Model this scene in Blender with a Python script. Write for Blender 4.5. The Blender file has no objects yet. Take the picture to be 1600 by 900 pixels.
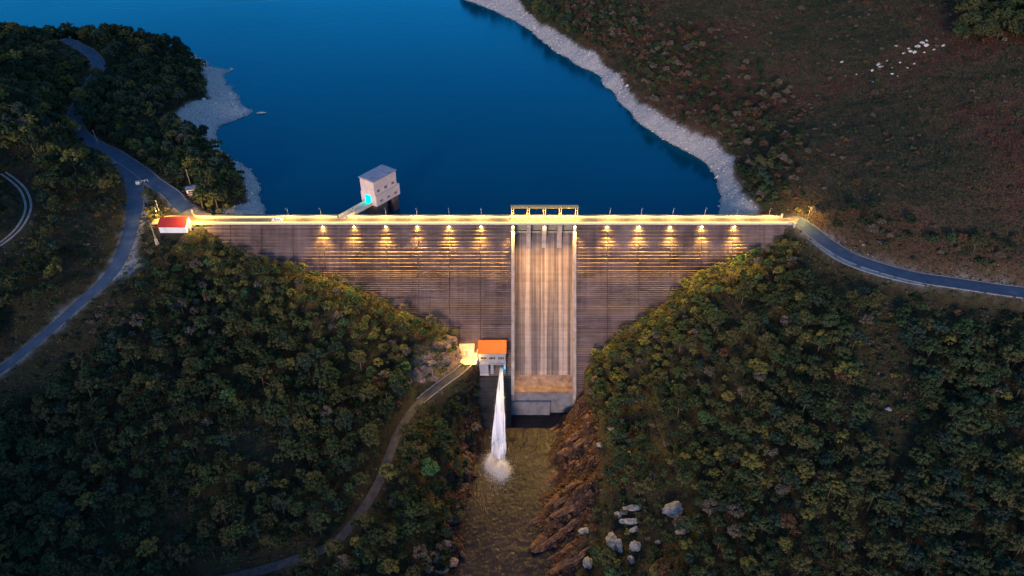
import bpy, math, random
import numpy as np
from mathutils import Vector, Matrix
random.seed(7); rng = np.random.default_rng(11)
R = math.radians
scene = bpy.context.scene
COL = scene.collection
# ------------------------------------------------------------------ camera, sky, sun, exposure
PITCH = R(36.0); FPX = 1100.0
CX, CY, CZ = 0.0, -221.7, 132.2
cam = bpy.data.cameras.new('camera'); camo = bpy.data.objects.new('camera', cam); COL.objects.link(camo)
camo.location = (CX, CY, CZ); camo.rotation_euler = (R(90) - PITCH, 0, 0)
cam.sensor_width = 36; cam.lens = 36 * FPX / 1600; cam.clip_start = 1; cam.clip_end = 9000
scene.camera = camo
SUN_EL, SUN_AZ = R(12), R(196)            # afterglow low behind the camera, a little to its left (azimuth clockwise from +Y)
w = bpy.data.worlds.new('World'); scene.world = w; w.use_nodes = True
nt = w.node_tree; nt.nodes.clear()
sky = nt.nodes.new('ShaderNodeTexSky'); sky.sky_type = 'NISHITA'; sky.sun_disc = False
sky.sun_elevation = SUN_EL; sky.sun_rotation = SUN_AZ; sky.altitude = 300; sky.ozone_density = 4.0; sky.air_density = 1.3; sky.dust_density = 0.6
bg = nt.nodes.new('ShaderNodeBackground'); bg.inputs[1].default_value = 0.15
wo = nt.nodes.new('ShaderNodeOutputWorld')
tint = nt.nodes.new('ShaderNodeMixRGB'); tint.blend_type = 'MULTIPLY'; tint.inputs[0].default_value = 1; tint.inputs[2].default_value = (.72, .86, 1.06, 1)
nt.links.new(sky.outputs[0], tint.inputs[1]); nt.links.new(tint.outputs[0], bg.inputs[0]); nt.links.new(bg.outputs[0], wo.inputs[0])
sl = bpy.data.lights.new('sun', 'SUN'); sl.energy = 1.5; sl.angle = R(14); sl.color = (1.0, 0.70, 0.56)
so = bpy.data.objects.new('sun', sl); COL.objects.link(so)
sdir = Vector((math.sin(SUN_AZ) * math.cos(SUN_EL), math.cos(SUN_AZ) * math.cos(SUN_EL), math.sin(SUN_EL)))
so.rotation_euler = sdir.to_track_quat('Z', 'Y').to_euler(); so.location = sdir * 500
scene.view_settings.view_transform = 'Standard'; scene.view_settings.look = 'None'
scene.view_settings.gamma = 1; scene.view_settings.exposure = 0.95
scene.render.engine = 'CYCLES'
cy = scene.cycles; cy.max_bounces = 5; cy.diffuse_bounces = 2; cy.glossy_bounces = 2; cy.transparent_max_bounces = 8
cy.use_denoising = True; cy.sample_clamp_indirect = 4; cy.caustics_reflective = False; cy.caustics_refractive = False
LP = 1.0                                  # common factor on every lamp

# ------------------------------------------------------------------ camera maths (to read positions off the photograph)
cp, sp = math.cos(PITCH), math.sin(PITCH)
def U(px, py, z):
    a = (450 - py) / FPX; dz = -sp + a * cp; t = (z - CZ) / dz
    return (CX + (px - 800) / FPX * t, CY + t * (cp + a * sp), z)
def project(x, y, z):
    Y = y - CY; W = CZ - z
    d = Y * cp + W * sp; v = Y * sp - W * cp
    return 800 + FPX * (x - CX) / d, 450 - FPX * v / d, d

# ------------------------------------------------------------------ noise
def _hash(ix, iy, s):
    h = (ix.astype(np.int64) * 374761393 + iy.astype(np.int64) * 668265263 + s * 1442695041) & 0xffffffff
    h = ((h ^ (h >> 13)) * 1274126177) & 0xffffffff
    return ((h ^ (h >> 16)) & 0xffff) / 65535.0
def vnoise(x, y, s=0):
    ix = np.floor(x); iy = np.floor(y); fx = x - ix; fy = y - iy
    fx = fx * fx * (3 - 2 * fx); fy = fy * fy * (3 - 2 * fy)
    ix = ix.astype(np.int64); iy = iy.astype(np.int64)
    a = _hash(ix, iy, s); b = _hash(ix + 1, iy, s); c = _hash(ix, iy + 1, s); d = _hash(ix + 1, iy + 1, s)
    return (a * (1 - fx) + b * fx) * (1 - fy) + (c * (1 - fx) + d * fx) * fy
def fbm(x, y, sc, o=4, s=0):
    r = 0; a = 1; t = 0
    for k in range(o):
        r = r + a * vnoise(x / sc * 2 ** k, y / sc * 2 ** k, s + k * 17); t += a; a *= .5
    return r / t
def sstep(a, b, x):
    t = np.clip((x - a) / (b - a), 0, 1); return t * t * (3 - 2 * t)

# ------------------------------------------------------------------ terrain control points (px, py in the photograph, height)
WL = -7.0; RL = -60.0
CP = []
def c(px, py, z): CP.append(U(px, py, z))
ROAD_UP = [(322, 342, 0), (285, 322, .2), (268, 303, .7), (243, 286, 1.3), (215, 264, 2), (180, 241, 3), (150, 226, 4), (122, 205, 5.2), (118, 175, 6.5), (135, 145, 8), (150, 118, 9), (153, 98, 10), (140, 82, 11), (115, 68, 12), (100, 62, 12.3)]
ROAD_LO = [(165, 232, 3.6), (196, 262, 2.2), (210, 300, 1), (207, 345, -.5), (190, 400, -2.5), (165, 437, -4), (130, 468, -6), (70, 522, -10), (0, 578, -14), (-80, 630, -18)]
ROAD_RT = [(1238, 345, 0), (1248, 347.5, 0), (1262, 356, 0), (1296, 382, 0), (1340, 406, 0), (1420, 430, 0), (1500, 443, .3), (1600, 457, .6), (1720, 468, 1)]
ROAD_PH = [(738, 562, -38), (715, 582, -38.5), (690, 600, -39.5), (660, 624, -41), (638, 650, -42.3), (620, 682, -43.5), (604, 722, -45), (588, 762, -46), (560, 805, -47), (520, 850, -48), (450, 878, -49), (380, 898, -50), (300, 915, -51)]
TRACK = [(-40, 400, 6.5), (0, 381, 7), (30, 355, 8), (44, 325, 9), (38, 300, 10), (24, 284, 11), (5, 270, 12)]
for rd in (ROAD_UP, ROAD_LO, ROAD_RT, ROAD_PH, TRACK):
    for p in rd: c(*p)
SHORE_L = [(300, 85), (335, 106), (360, 112), (356, 130), (372, 150), (395, 175), (368, 190), (338, 205), (345, 232), (366, 250), (388, 263), (408, 287), (418, 335)]
SHORE_R = [(720, -2), (760, 12), (800, 30), (835, 52), (860, 74), (890, 92), (905, 104), (940, 122), (960, 144), (980, 169), (1010, 199), (1050, 224), (1085, 244), (1110, 264), (1120, 290), (1122, 338)]
for p in SHORE_L + SHORE_R: c(p[0], p[1], WL)
for px, py in [(320, 83), (365, 104), (380, 128), (410, 175), (375, 205), (362, 232), (400, 258), (425, 287), (436, 335)]: c(px, py, WL - 4)
for px, py in [(715, 10), (755, 27), (795, 47), (825, 70), (850, 92), (885, 112), (925, 140), (965, 182), (1000, 215), (1042, 242), (1080, 262), (1098, 280), (1105, 300), (1107, 338)]: c(px, py, WL - 4)
for px, py, z in [(285, 190, -3), (328, 150, -4), (305, 108, -4), (330, 212, -5.3), (345, 262, -4), (385, 285, -5), (382, 315, -4), (345, 334, -3)]: c(px, py, z)
for px, py in [(800, 2), (850, 37), (890, 64), (930, 87), (965, 117), (990, 147), (1020, 177), (1060, 202), (1110, 222), (1142, 252), (1157, 300), (1180, 333)]: c(px, py, -1)
for px, py, z in [(500, 300, -28), (600, 150, -28), (800, 200, -30), (1000, 290, -25), (420, 60, -22), (600, 20, -28), (480, 120, -24), (700, 60, -24), (880, 160, -24), (850, 330, -36), (650, 330, -34), (1050, 330, -24), (250, 15, -18), (480, 330, -24),
                  # left hill and peninsula
                  (0, 200, 22), (0, 90, 20), (60, 62, 16), (180, 62, 11), (220, 85, 8), (260, 90, 3), (100, 120, 15), (60, 160, 19), (200, 150, 8), (270, 140, 2), (200, 190, 5), (250, 230, 2), (300, 235, -1), (320, 265, -1.5), (300, 300, -.5), (320, 320, -1), (245, 315, .5),
                  (60, 250, 15), (100, 290, 9), (150, 300, 5), (100, 400, 1), (0, 450, 0), (30, 340, 8.5), (0, 320, 13), (80, 350, 5), (150, 370, 2), (0, 520, -8), (60, 480, -4), (120, 430, -2), (180, 340, 2), (180, 290, 3.5),
                  (270, 352, -.8), (240, 372, -2.5), (270, 370, -2), (310, 356, -1.8), (335, 372, -4), (250, 410, -5), (225, 440, -7),
                  # slope below the left wing
                  (370, 387, -7.5), (420, 407, -11.2), (500, 430, -15.6), (560, 447, -18.8), (620, 477, -24.4), (670, 502, -29.2), (700, 522, -33),
                  (300, 450, -15), (400, 500, -20), (500, 520, -25), (600, 540, -31), (650, 565, -35), (680, 575, -37), (200, 500, -12), (100, 570, -17), (0, 640, -21), (0, 750, -30), (0, 900, -38), (200, 650, -26), (200, 900, -45), (400, 650, -33), (400, 800, -44), (500, 650, -38), (560, 620, -38), (500, 750, -45), (560, 700, -42), (300, 750, -36), (100, 800, -35),
                  # below the power house, left bank
                  (735, 600, -47), (745, 640, -53), (700, 640, -46), (690, 690, -48), (728, 700, -56), (660, 760, -49), (705, 780, -56), (640, 860, -52), (695, 860, -57), (600, 880, -50), (740, 620, -52),
                  # right slope
                  (1250, 364, -1.5), (1200, 382, -6.5), (1140, 405, -10.8), (1080, 436, -16.8), (1040, 468, -22.8), (990, 502, -29.2), (950, 532, -34.9), (922, 562, -40.6), (905, 600, -46.5),
                  (1290, 400, -2), (1340, 426, -2), (1420, 448, -2), (1500, 462, -2.5), (1600, 480, -2.5), (1200, 450, -13), (1100, 550, -26), (1000, 600, -39), (950, 650, -46), (1100, 700, -38), (1200, 600, -24), (1300, 500, -10), (1300, 700, -26), (1400, 600, -16), (1600, 600, -12), (1500, 750, -24), (1600, 750, -22), (1300, 900, -38), (1100, 900, -47), (1000, 800, -49), (1000, 900, -52), (900, 900, -56), (1600, 900, -31), (1200, 780, -36), (920, 700, -49), (880, 690, -54), (920, 800, -53), (870, 780, -56.5),
                  # right upper heath
                  (1250, 325, 2), (1200, 300, 4), (1200, 200, 8), (1300, 345, 5), (1360, 385, 3.5), (1440, 405, 3.5), (1530, 420, 4), (1600, 430, 5), (1400, 300, 14), (1600, 330, 16), (1400, 200, 20), (1600, 200, 28), (1250, 150, 13), (1100, 150, 6), (1000, 80, 4), (900, 30, 3), (1000, 0, 7), (1100, 50, 11), (1200, 0, 18), (1400, 80, 30), (1400, 0, 36), (1600, 80, 40), (1600, 0, 48)]:
    c(px, py, z)
def cw(x, y, z): CP.append((x, y, z))
for px, py, z in [(0, 50, 18), (100, 52, 14), (200, 60, 9)]:
    x, y, _ = U(px, py, z); cw(x, y + 45, WL - 2); cw(x, y + 90, WL - 12)
# river bed, also under the dam
for y, z in [(-140, -62), (-120, -62), (-100, -62), (-80, -62), (-62, -62), (-48, -62.5), (-36, -61), (-10, -58), (15, -52), (40, -45)]:
    for dx in (-9, 0, 8): cw(6 + dx - (0 if y > -70 else 5), y, z)
for z in (-10, -20, -30, -40):      # the valley sides carry on under the dam
    cw(-118 + (-z) * 2.0, 4, z); cw(104 - (-z) * 1.6, 4, z)
CP = np.array(CP)
def tps_fit(P, lam=2.0):
    n = len(P); X = P[:, :2] / 100
    d = np.hypot(X[:, None, 0] - X[None, :, 0], X[:, None, 1] - X[None, :, 1])
    K = np.where(d > 0, d * d * np.log(np.maximum(d, 1e-9)), 0) + np.eye(n) * lam * 1e-3
    A = np.zeros((n + 3, n + 3)); A[:n, :n] = K; A[:n, n] = 1; A[:n, n + 1:] = X; A[n:, :n] = A[:n, n:].T
    return X, np.linalg.solve(A, np.concatenate([P[:, 2], np.zeros(3)]))
TX, TW = tps_fit(CP)
def tps(x, y):
    q = np.stack([np.ravel(x), np.ravel(y)], 1) / 100; out = np.zeros(len(q))
    for i in range(0, len(q), 20000):
        s = q[i:i + 20000]
        d = np.hypot(s[:, None, 0] - TX[None, :, 0], s[:, None, 1] - TX[None, :, 1])
        out[i:i + 20000] = (np.where(d > 0, d * d * np.log(np.maximum(d, 1e-9)), 0) @ TW[:-3]) + TW[-3] + s @ TW[-2:]
    return out.reshape(np.shape(x))
def catmull(P, n=8):
    P = [np.array(p, float) for p in P]; out = []
    for i in range(len(P) - 1):
        a = P[max(i - 1, 0)]; b = P[i]; d = P[i + 1]; e = P[min(i + 2, len(P) - 1)]
        for k in range(n):
            t = k / n
            out.append(.5 * ((2 * b) + (-a + d) * t + (2 * a - 5 * b + 4 * d - e) * t * t + (-a + 3 * b - 3 * d + e) * t ** 3))
    out.append(P[-1]); return np.array(out)
ROADS = {'up': (catmull([U(*p) for p in ROAD_UP]), 2.8), 'lo': (catmull([U(*p) for p in ROAD_LO]), 2.1), 'rt': (catmull([U(*p) for p in ROAD_RT]), 3.0),
         'ph': (catmull([U(*p) for p in ROAD_PH]), 1.55), 'tr': (catmull([U(*p) for p in TRACK]), 1.9)}
def dist_line(x, y, L):
    best = np.full(np.shape(x), 1e9); bz = np.zeros(np.shape(x))
    for i in range(len(L) - 1):
        a = L[i]; b = L[i + 1]; ab = b - a; l2 = ab[0] ** 2 + ab[1] ** 2 + 1e-9
        t = np.clip(((x - a[0]) * ab[0] + (y - a[1]) * ab[1]) / l2, 0, 1)
        d = np.hypot(x - a[0] - t * ab[0], y - a[1] - t * ab[1]); m = d < best
        best = np.where(m, d, best); bz = np.where(m, a[2] + t * ab[2], bz)
    return best, bz
def inpoly(px, py, poly):
    r = np.zeros(np.shape(px), bool); j = len(poly) - 1
    for i in range(len(poly)):
        xi, yi = poly[i]; xj, yj = poly[j]
        r ^= ((yi > py) != (yj > py)) & (px < (xj - xi) * (py - yi) / (yj - yi + 1e-12) + xi); j = i
    return r
def wpoly(pts, z=None): return [U(p[0], p[1], p[2] if z is None else z)[:2] for p in pts]
SPAN = 3.2
x0, x1, y0, y1, st = -330., 330., -150., 430., 1.2
gx = list(np.arange(x0, x1 + .1, st)); gy = list(np.arange(y0, y1 + .1, st))
def grow(lo, hi, base, far):
    s = 2.; a = base; out = []
    while a < far: a += s; s *= 1.14; out.append(a)
    return out
ex = grow(0, 0, 0, 3500)
gx = np.array([x0 - e for e in ex][::-1] + gx + [x1 + e for e in ex]); gy = np.array([y0 - e for e in ex][::-1] + gy + [y1 + e for e in ex])
GX, GY = np.meshgrid(gx, gy)
def outer(x, y):
    lake = np.minimum(1.2, np.hypot((x + 210) / 420, (y - 560) / 420))
    valley = sstep(20, 260, np.abs(x - 5 + 30 * np.sin(y / 90)))
    z = -62 + valley * 75 + 50 * (fbm(x, y, 420, 4, 5) - .35)
    z = z + 30 * np.exp(-((y + 430) / 90) ** 2) * np.exp(-((x + 40) / 230) ** 2)  # unseen ridge behind the camera, added to shade the lower valley
    r = np.hypot(x, y)
    z = z + sstep(500, 2600, r) * (60 + 160 * fbm(x, y, 900, 4, 9))
    north = sstep(120, 320, y)
    zn = -26 + sstep(.85, 1.2, lake) * 45 + sstep(500, 2600, r) * (60 + 160 * fbm(x, y, 900, 4, 9)) + 30 * (fbm(x, y, 300, 4, 3) - .5) * sstep(1.0, 1.2, lake)
    return z * (1 - north) + zn * north
core_d = np.maximum(np.maximum(-225 - GX, GX - 285), np.maximum(-128 - GY, GY - 380)); core_d = np.maximum(core_d, 0)
wgt = sstep(0, 90, core_d)
m = wgt < 1
ZT = np.zeros_like(GX); ZT[m] = tps(GX[m], GY[m]); ZT = np.clip(ZT, -75, 75)
ZO = outer(GX, GY); Z = ZT * (1 - wgt) + ZO * wgt
PX, PY, _ = project(GX, GY, Z)
smooth = np.ones_like(Z)
flat = np.zeros_like(Z)
rdist = np.full(Z.shape, 99.)
for k, (L, hw) in ROADS.items():
    mm = core_d < 60
    d, z = dist_line(GX[mm], GY[mm], L)
    f = 1 - sstep(hw + .6, hw + 3.0, d)
    Z[mm] = Z[mm] * (1 - f) + (z - .14) * f
    ff = flat[mm]; flat[mm] = np.maximum(ff, f)
    rr = rdist[mm]; rdist[mm] = np.minimum(rr, d - hw)
def flatpoly(pts, z, pad=.1):
    global Z
    P = wpoly(pts, z); r = inpoly(GX, GY, P); Z = np.where(r, z - pad, Z); flat[r] = 1; rdist[r] = -1
PLAZA = [(232, 352), (238, 344), (262, 336), (300, 333), (325, 333), (330, 352), (300, 352), (292, 346), (262, 346), (250, 352)]
flatpoly([(224, 352), (232, 338), (262, 332), (330, 331), (330, 349), (300, 352), (240, 356)], 0, .14)
flatpoly([(246, 351), (300, 351), (302, 369), (246, 369)], -1.2, .1)
flatpoly([(716, 540), (752, 536), (752, 566), (722, 578)], -38, .2)
# surface masks
rip = (fbm(GX, GY, 5, 3, 21) - .5); rip2 = (fbm(GX, GY, 2.2, 2, 23) - .5); big = (fbm(GX, GY, 22, 3, 25) - .5)
RVL = [(752, 640), (750, 690), (738, 735), (728, 800), (716, 905)]; RVR = [(900, 640), (862, 668), (842, 700), (846, 745), (836, 800), (838, 905)]
bare_shore = ((Z < -1.2 + 3 * big) & (Z > -30) & (GY > 8) & (core_d < 50))
shore_poly_l = wpoly([(262, 193, -3), (325, 152, -3), (318, 118, -3), (290, 86, -4), (470, 60, -7), (470, 338, -7), (330, 338, -3), (383, 312, -4), (386, 280, -4), (350, 246, -5), (338, 222, -5), (300, 208, -4)])
shore_poly_r = wpoly([(700, -14, -7), (800, -2, -1), (850, 35, -1), (890, 62, -1), (930, 85, -1), (965, 115, -1), (990, 145, -1), (1020, 175, -1), (1060, 200, -1), (1110, 220, -1), (1142, 250, -1), (1157, 298, -1), (1188, 337, -1), (900, 338, -7), (700, 100, -7)])
sh = inpoly(GX + 5 * big, GY + 5 * rip, shore_poly_l) | inpoly(GX + 8 * big, GY + 6 * rip, shore_poly_r) | ((Z < -4.5) & (GY > 8) & (core_d < 60))
sh = sh & (GY > 3)
ledge = inpoly(GX, GY, wpoly([(905, 600, -46), (935, 655, -47), (940, 720, -50), (925, 800, -54), (900, 905, -56), (790, 905, -60), (800, 640, -60)])) & (rdist > 1)
lledge = inpoly(GX, GY, wpoly([(735, 590, -47), (765, 620, -55), (765, 905, -60), (670, 905, -56), (690, 830, -54), (700, 740, -53), (722, 660, -52)])) & (rdist > 1)
outc = inpoly(GX + 2 * rip, GY + 2 * rip2, wpoly([(645, 560, -35), (690, 535, -34), (714, 527, -34), (728, 540, -37), (722, 574, -40), (690, 592, -40), (652, 604, -40), (634, 590, -38)])) & (rdist > .3)
heath = inpoly(GX + 9 * big, GY + 9 * rip, wpoly([(880, 30, 2), (1020, 170, 1), (1150, 260, 3), (1240, 320, 3), (1300, 372, 3), (1450, 412, 4), (1700, 445, 6), (1900, -60, 55), (700, -120, 5), (760, -40, 0)]))
amp = np.where(sh, 1.0, .9) * (1 - flat) * (core_d < 120)
rocky = np.maximum(sh, 0)
tilt = -GX * .64 + GY * .77; along = GX * .77 + GY * .64
strata = fbm(tilt, along * .22, 3.2, 3, 55) * 2 - .5
Z = Z + amp * (rip * 1.4 + rip2 * .8) + (big * 2.2) * (1 - flat) * (~sh) * (core_d < 120)
Z = np.where(ledge & (flat < .5), Z + (strata - .5) * 3.4 + rip2 * 1.0, Z)
Z = np.where((outc | lledge) & (flat < .5), Z + (strata - .5) * 2.4 + rip2 * 1.2, Z)
# keep the natural ground under the dam's faces
# river channel floor
rc = inpoly(GX, GY, wpoly([(p[0], p[1], RL) for p in RVL] + [(p[0], p[1], RL) for p in RVR[::-1]]))
Z = np.where(rc, np.minimum(Z, RL - 1.4 + .9 * rip + .5 * rip2), Z)
under = (GY > -40 - 0 * GX) & (GY < 6) & (GX > -11) & (GX < 26); Z = np.where(under, np.minimum(Z, -61), Z)
near_rd = np.full(Z.shape, 99.)
for kk in ('up', 'lo', 'rt'):
    mm = core_d < 60; near_rd[mm] = np.minimum(near_rd[mm], dist_line(GX[mm], GY[mm], ROADS[kk][0])[0] - ROADS[kk][1])
gravel = (near_rd < .2 + 2.0 * rip) | inpoly(GX, GY, wpoly([(212, 288, 1), (226, 296, 1), (232, 330, 0), (224, 352, -1), (212, 392, -2.5), (222, 412, -4), (205, 425, -4), (170, 442, -4), (190, 400, -2), (206, 340, -.5)]))
ci = (gx >= x0 - .01) & (gx <= x1 + .01); cj = (gy >= y0 - .01) & (gy <= y1 + .01)
i0 = int(np.argmax(ci)); j0 = int(np.argmax(cj)); HZ = Z[j0:j0 + cj.sum(), i0:i0 + ci.sum()]
def sample(A, x, y):
    u = np.clip((np.asarray(x) - x0) / st, 0, A.shape[1] - 1.001); v = np.clip((np.asarray(y) - y0) / st, 0, A.shape[0] - 1.001)
    i = u.astype(int); j = v.astype(int); fu = u - i; fv = v - j
    return (A[j, i] * (1 - fu) + A[j, i + 1] * fu) * (1 - fv) + (A[j + 1, i] * (1 - fu) + A[j + 1, i + 1] * fu) * fv
def H(x, y): return sample(HZ, x, y)
def core(A): return np.asarray(A, float)[j0:j0 + cj.sum(), i0:i0 + ci.sum()]
def hit(px, py):
    a = (450 - py) / FPX; t = 110.
    while t < 700:
        x = CX + (px - 800) / FPX * t; y = CY + t * (cp + a * sp); z = CZ + t * (-sp + a * cp)
        if z <= float(H(x, y)): return x, y, float(H(x, y))
        t += .4
    return x, y, z

# ------------------------------------------------------------------ object helpers
def tag(o, label=None, cat=None, group=None, kind=None):
    if label: o['label'] = label
    if cat: o['category'] = cat
    if group: o['group'] = group
    if kind: o['kind'] = kind
    return o
def empty(name, loc=(0, 0, 0), rz=0, **k):
    o = bpy.data.objects.new(name, None); COL.objects.link(o); o.location = loc; o.rotation_euler = (0, 0, rz); o.empty_display_size = .3
    return tag(o, **k)
def mesh_np(name, V, Fq, mat=None, parent=None, smooth=False, mats=None, mi=None):
    me = bpy.data.meshes.new(name); V = np.asarray(V, np.float32); Fq = np.asarray(Fq, np.int32)
    n = Fq.shape[1]; me.vertices.add(len(V)); me.vertices.foreach_set('co', V.ravel())
    me.loops.add(Fq.size); me.loops.foreach_set('vertex_index', Fq.ravel())
    me.polygons.add(len(Fq)); me.polygons.foreach_set('loop_start', np.arange(0, Fq.size, n, dtype=np.int32))
    if mats:
        for q in mats: me.materials.append(q)
        me.polygons.foreach_set('material_index', np.asarray(mi, np.int32))
    elif mat: me.materials.append(mat)
    if smooth: me.polygons.foreach_set('use_smooth', np.ones(len(Fq), bool))
    me.update(calc_edges=True)
    o = bpy.data.objects.new(name, me); COL.objects.link(o)
    if parent: o.parent = parent
    return o
class MB:
    def __init__(s): s.v = []; s.f = []
    def poly(s, vs, fs):
        b = len(s.v); s.v += [tuple(v) for v in vs]; s.f += [tuple(b + i for i in f) for f in fs]; return s
    def box(s, a, b, rz=0, o=(0, 0, 0)):
        vs = [(x, y, z) for z in (a[2], b[2]) for x, y in ((a[0], a[1]), (b[0], a[1]), (b[0], b[1]), (a[0], b[1]))]
        if rz or any(o):
            cr, sr = math.cos(rz), math.sin(rz); vs = [(o[0] + x * cr - y * sr, o[1] + x * sr + y * cr, o[2] + z) for x, y, z in vs]
        return s.poly(vs, [(3, 2, 1, 0), (4, 5, 6, 7), (0, 1, 5, 4), (1, 2, 6, 5), (2, 3, 7, 6), (3, 0, 4, 7)])
    def tube(s, P, r, n=6):
        P = [Vector(p) for p in P]; rs = r if isinstance(r, (list, tuple)) else [r] * len(P); vs = []; fs = []
        for i, p in enumerate(P):
            d = (P[min(i + 1, len(P) - 1)] - P[max(i - 1, 0)]).normalized(); u = d.orthogonal().normalized(); v = d.cross(u)
            for k in range(n):
                a = 2 * math.pi * k / n; vs.append(p + (u * math.cos(a) + v * math.sin(a)) * rs[i])
        for i in range(len(P) - 1):
            for k in range(n): fs.append((i * n + k, i * n + (k + 1) % n, (i + 1) * n + (k + 1) % n, (i + 1) * n + k))
        fs.append(tuple(range(n))[::-1]); fs.append(tuple((len(P) - 1) * n + k for k in range(n)))
        return s.poly(vs, fs)
    def prism(s, prof, xa, xb, axis='x'):      # profile (y,z) extruded along x
        n = len(prof); vs = [(xa, y, z) for y, z in prof] + [(xb, y, z) for y, z in prof]
        fs = [(i, (i + 1) % n, n + (i + 1) % n, n + i) for i in range(n)] + [tuple(range(n))[::-1], tuple(range(n, 2 * n))]
        return s.poly(vs, fs)
    def build(s, name, mat, parent=None, smooth=False, bevel=0, loc=None, rz=0):
        me = bpy.data.meshes.new(name); me.from_pydata(s.v, [], s.f); me.materials.append(mat)
        import bmesh
        bm = bmesh.new(); bm.from_mesh(me); bmesh.ops.recalc_face_normals(bm, faces=bm.faces)
        if bevel: bmesh.ops.bevel(bm, geom=bm.edges[:], offset=bevel, segments=2, affect='EDGES', clamp_overlap=True)
        bm.to_mesh(me); bm.free()
        if smooth:
            for p in me.polygons: p.use_smooth = True
        o = bpy.data.objects.new(name, me); COL.objects.link(o)
        if parent: o.parent = parent
        if loc is not None: o.location = loc
        if rz: o.rotation_euler = (0, 0, rz)
        return o

# ------------------------------------------------------------------ materials
class NM:
    def __init__(s, name):
        s.m = bpy.data.materials.new(name); s.m.use_nodes = True; s.t = s.m.node_tree; s.t.nodes.clear()
        s.out = s.n('OutputMaterial')
    def n(s, typ, **k):
        nd = s.t.nodes.new('ShaderNode' + typ)
        for a, b in k.items():
            if a.startswith('i_'): nd.inputs[a[2:].replace('_', ' ')].default_value = b
            else: setattr(nd, a, b)
        return nd
    def l(s, a, b): s.t.links.new(a, b)
    def noise(s, sc, det=4, ro=.55, vec=None, dist=0):
        q = s.n('TexNoise'); q.inputs['Scale'].default_value = sc; q.inputs['Detail'].default_value = det; q.inputs['Roughness'].default_value = ro; q.inputs['Distortion'].default_value = dist
        if vec is not None: s.l(vec, q.inputs['Vector'])
        return q.outputs['Fac']
    def ramp(s, fac, stops):
        q = s.n('ValToRGB'); cr = q.color_ramp
        while len(cr.elements) < len(stops): cr.elements.new(.5)
        for e, (p, col) in zip(cr.elements, stops): e.position = p; e.color = (*col, 1) if len(col) == 3 else col
        s.l(fac, q.inputs[0]); return q.outputs[0]
    def mix(s, fac, a, b, mode='MIX'):
        q = s.n('MixRGB', blend_type=mode)
        for i, v in ((0, fac), (1, a), (2, b)):
            if isinstance(v, (int, float)): q.inputs[i].default_value = v
            elif isinstance(v, tuple): q.inputs[i].default_value = (*v, 1)
            else: s.l(v, q.inputs[i])
        return q.outputs[0]
    def math(s, op, a, b=0):
        q = s.n('Math', operation=op)
        for i, v in ((0, a), (1, b)):
            if isinstance(v, (int, float)): q.inputs[i].default_value = v
            else: s.l(v, q.inputs[i])
        return q.outputs[0]
    def pos(s, scale=(1, 1, 1)):
        g = s.n('NewGeometry'); mp = s.n('Mapping'); mp.inputs['Scale'].default_value = scale; s.l(g.outputs['Position'], mp.inputs[0]); return mp.outputs[0]
    def attr(s, name): q = s.n('Attribute', attribute_name=name); return q.outputs['Fac']
    def bsdf(s, col, rough=.85, metal=0, bump=None, bstr=.5, bdist=.2, spec=.3):
        b = s.n('BsdfPrincipled'); b.inputs['Roughness'].default_value = rough; b.inputs['Metallic'].default_value = metal; b.inputs['Specular IOR Level'].default_value = spec
        if isinstance(col, tuple): b.inputs['Base Color'].default_value = (*col, 1)
        else: s.l(col, b.inputs['Base Color'])
        if bump is not None:
            q = s.n('Bump'); q.inputs['Strength'].default_value = bstr; q.inputs['Distance'].default_value = bdist; s.l(bump, q.inputs['Height']); s.l(q.outputs[0], b.inputs['Normal'])
        s.l(b.outputs[0], s.out.inputs[0]); return b
def simple(name, col, rough=.8, metal=0, var=.25, sc=1.2):
    k = NM(name); f = k.noise(sc, 4, .6, k.pos())
    cc = k.ramp(f, [(.3, tuple(v * (1 - var) for v in col)), (.7, tuple(min(1, v * (1 + var)) for v in col))])
    k.bsdf(cc, rough, metal); return k.m
def emit(name, col, st):
    k = NM(name); e = k.n('Emission'); e.inputs[0].default_value = (*col, 1); e.inputs[1].default_value = st; k.l(e.outputs[0], k.out.inputs[0]); return k.m

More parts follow.
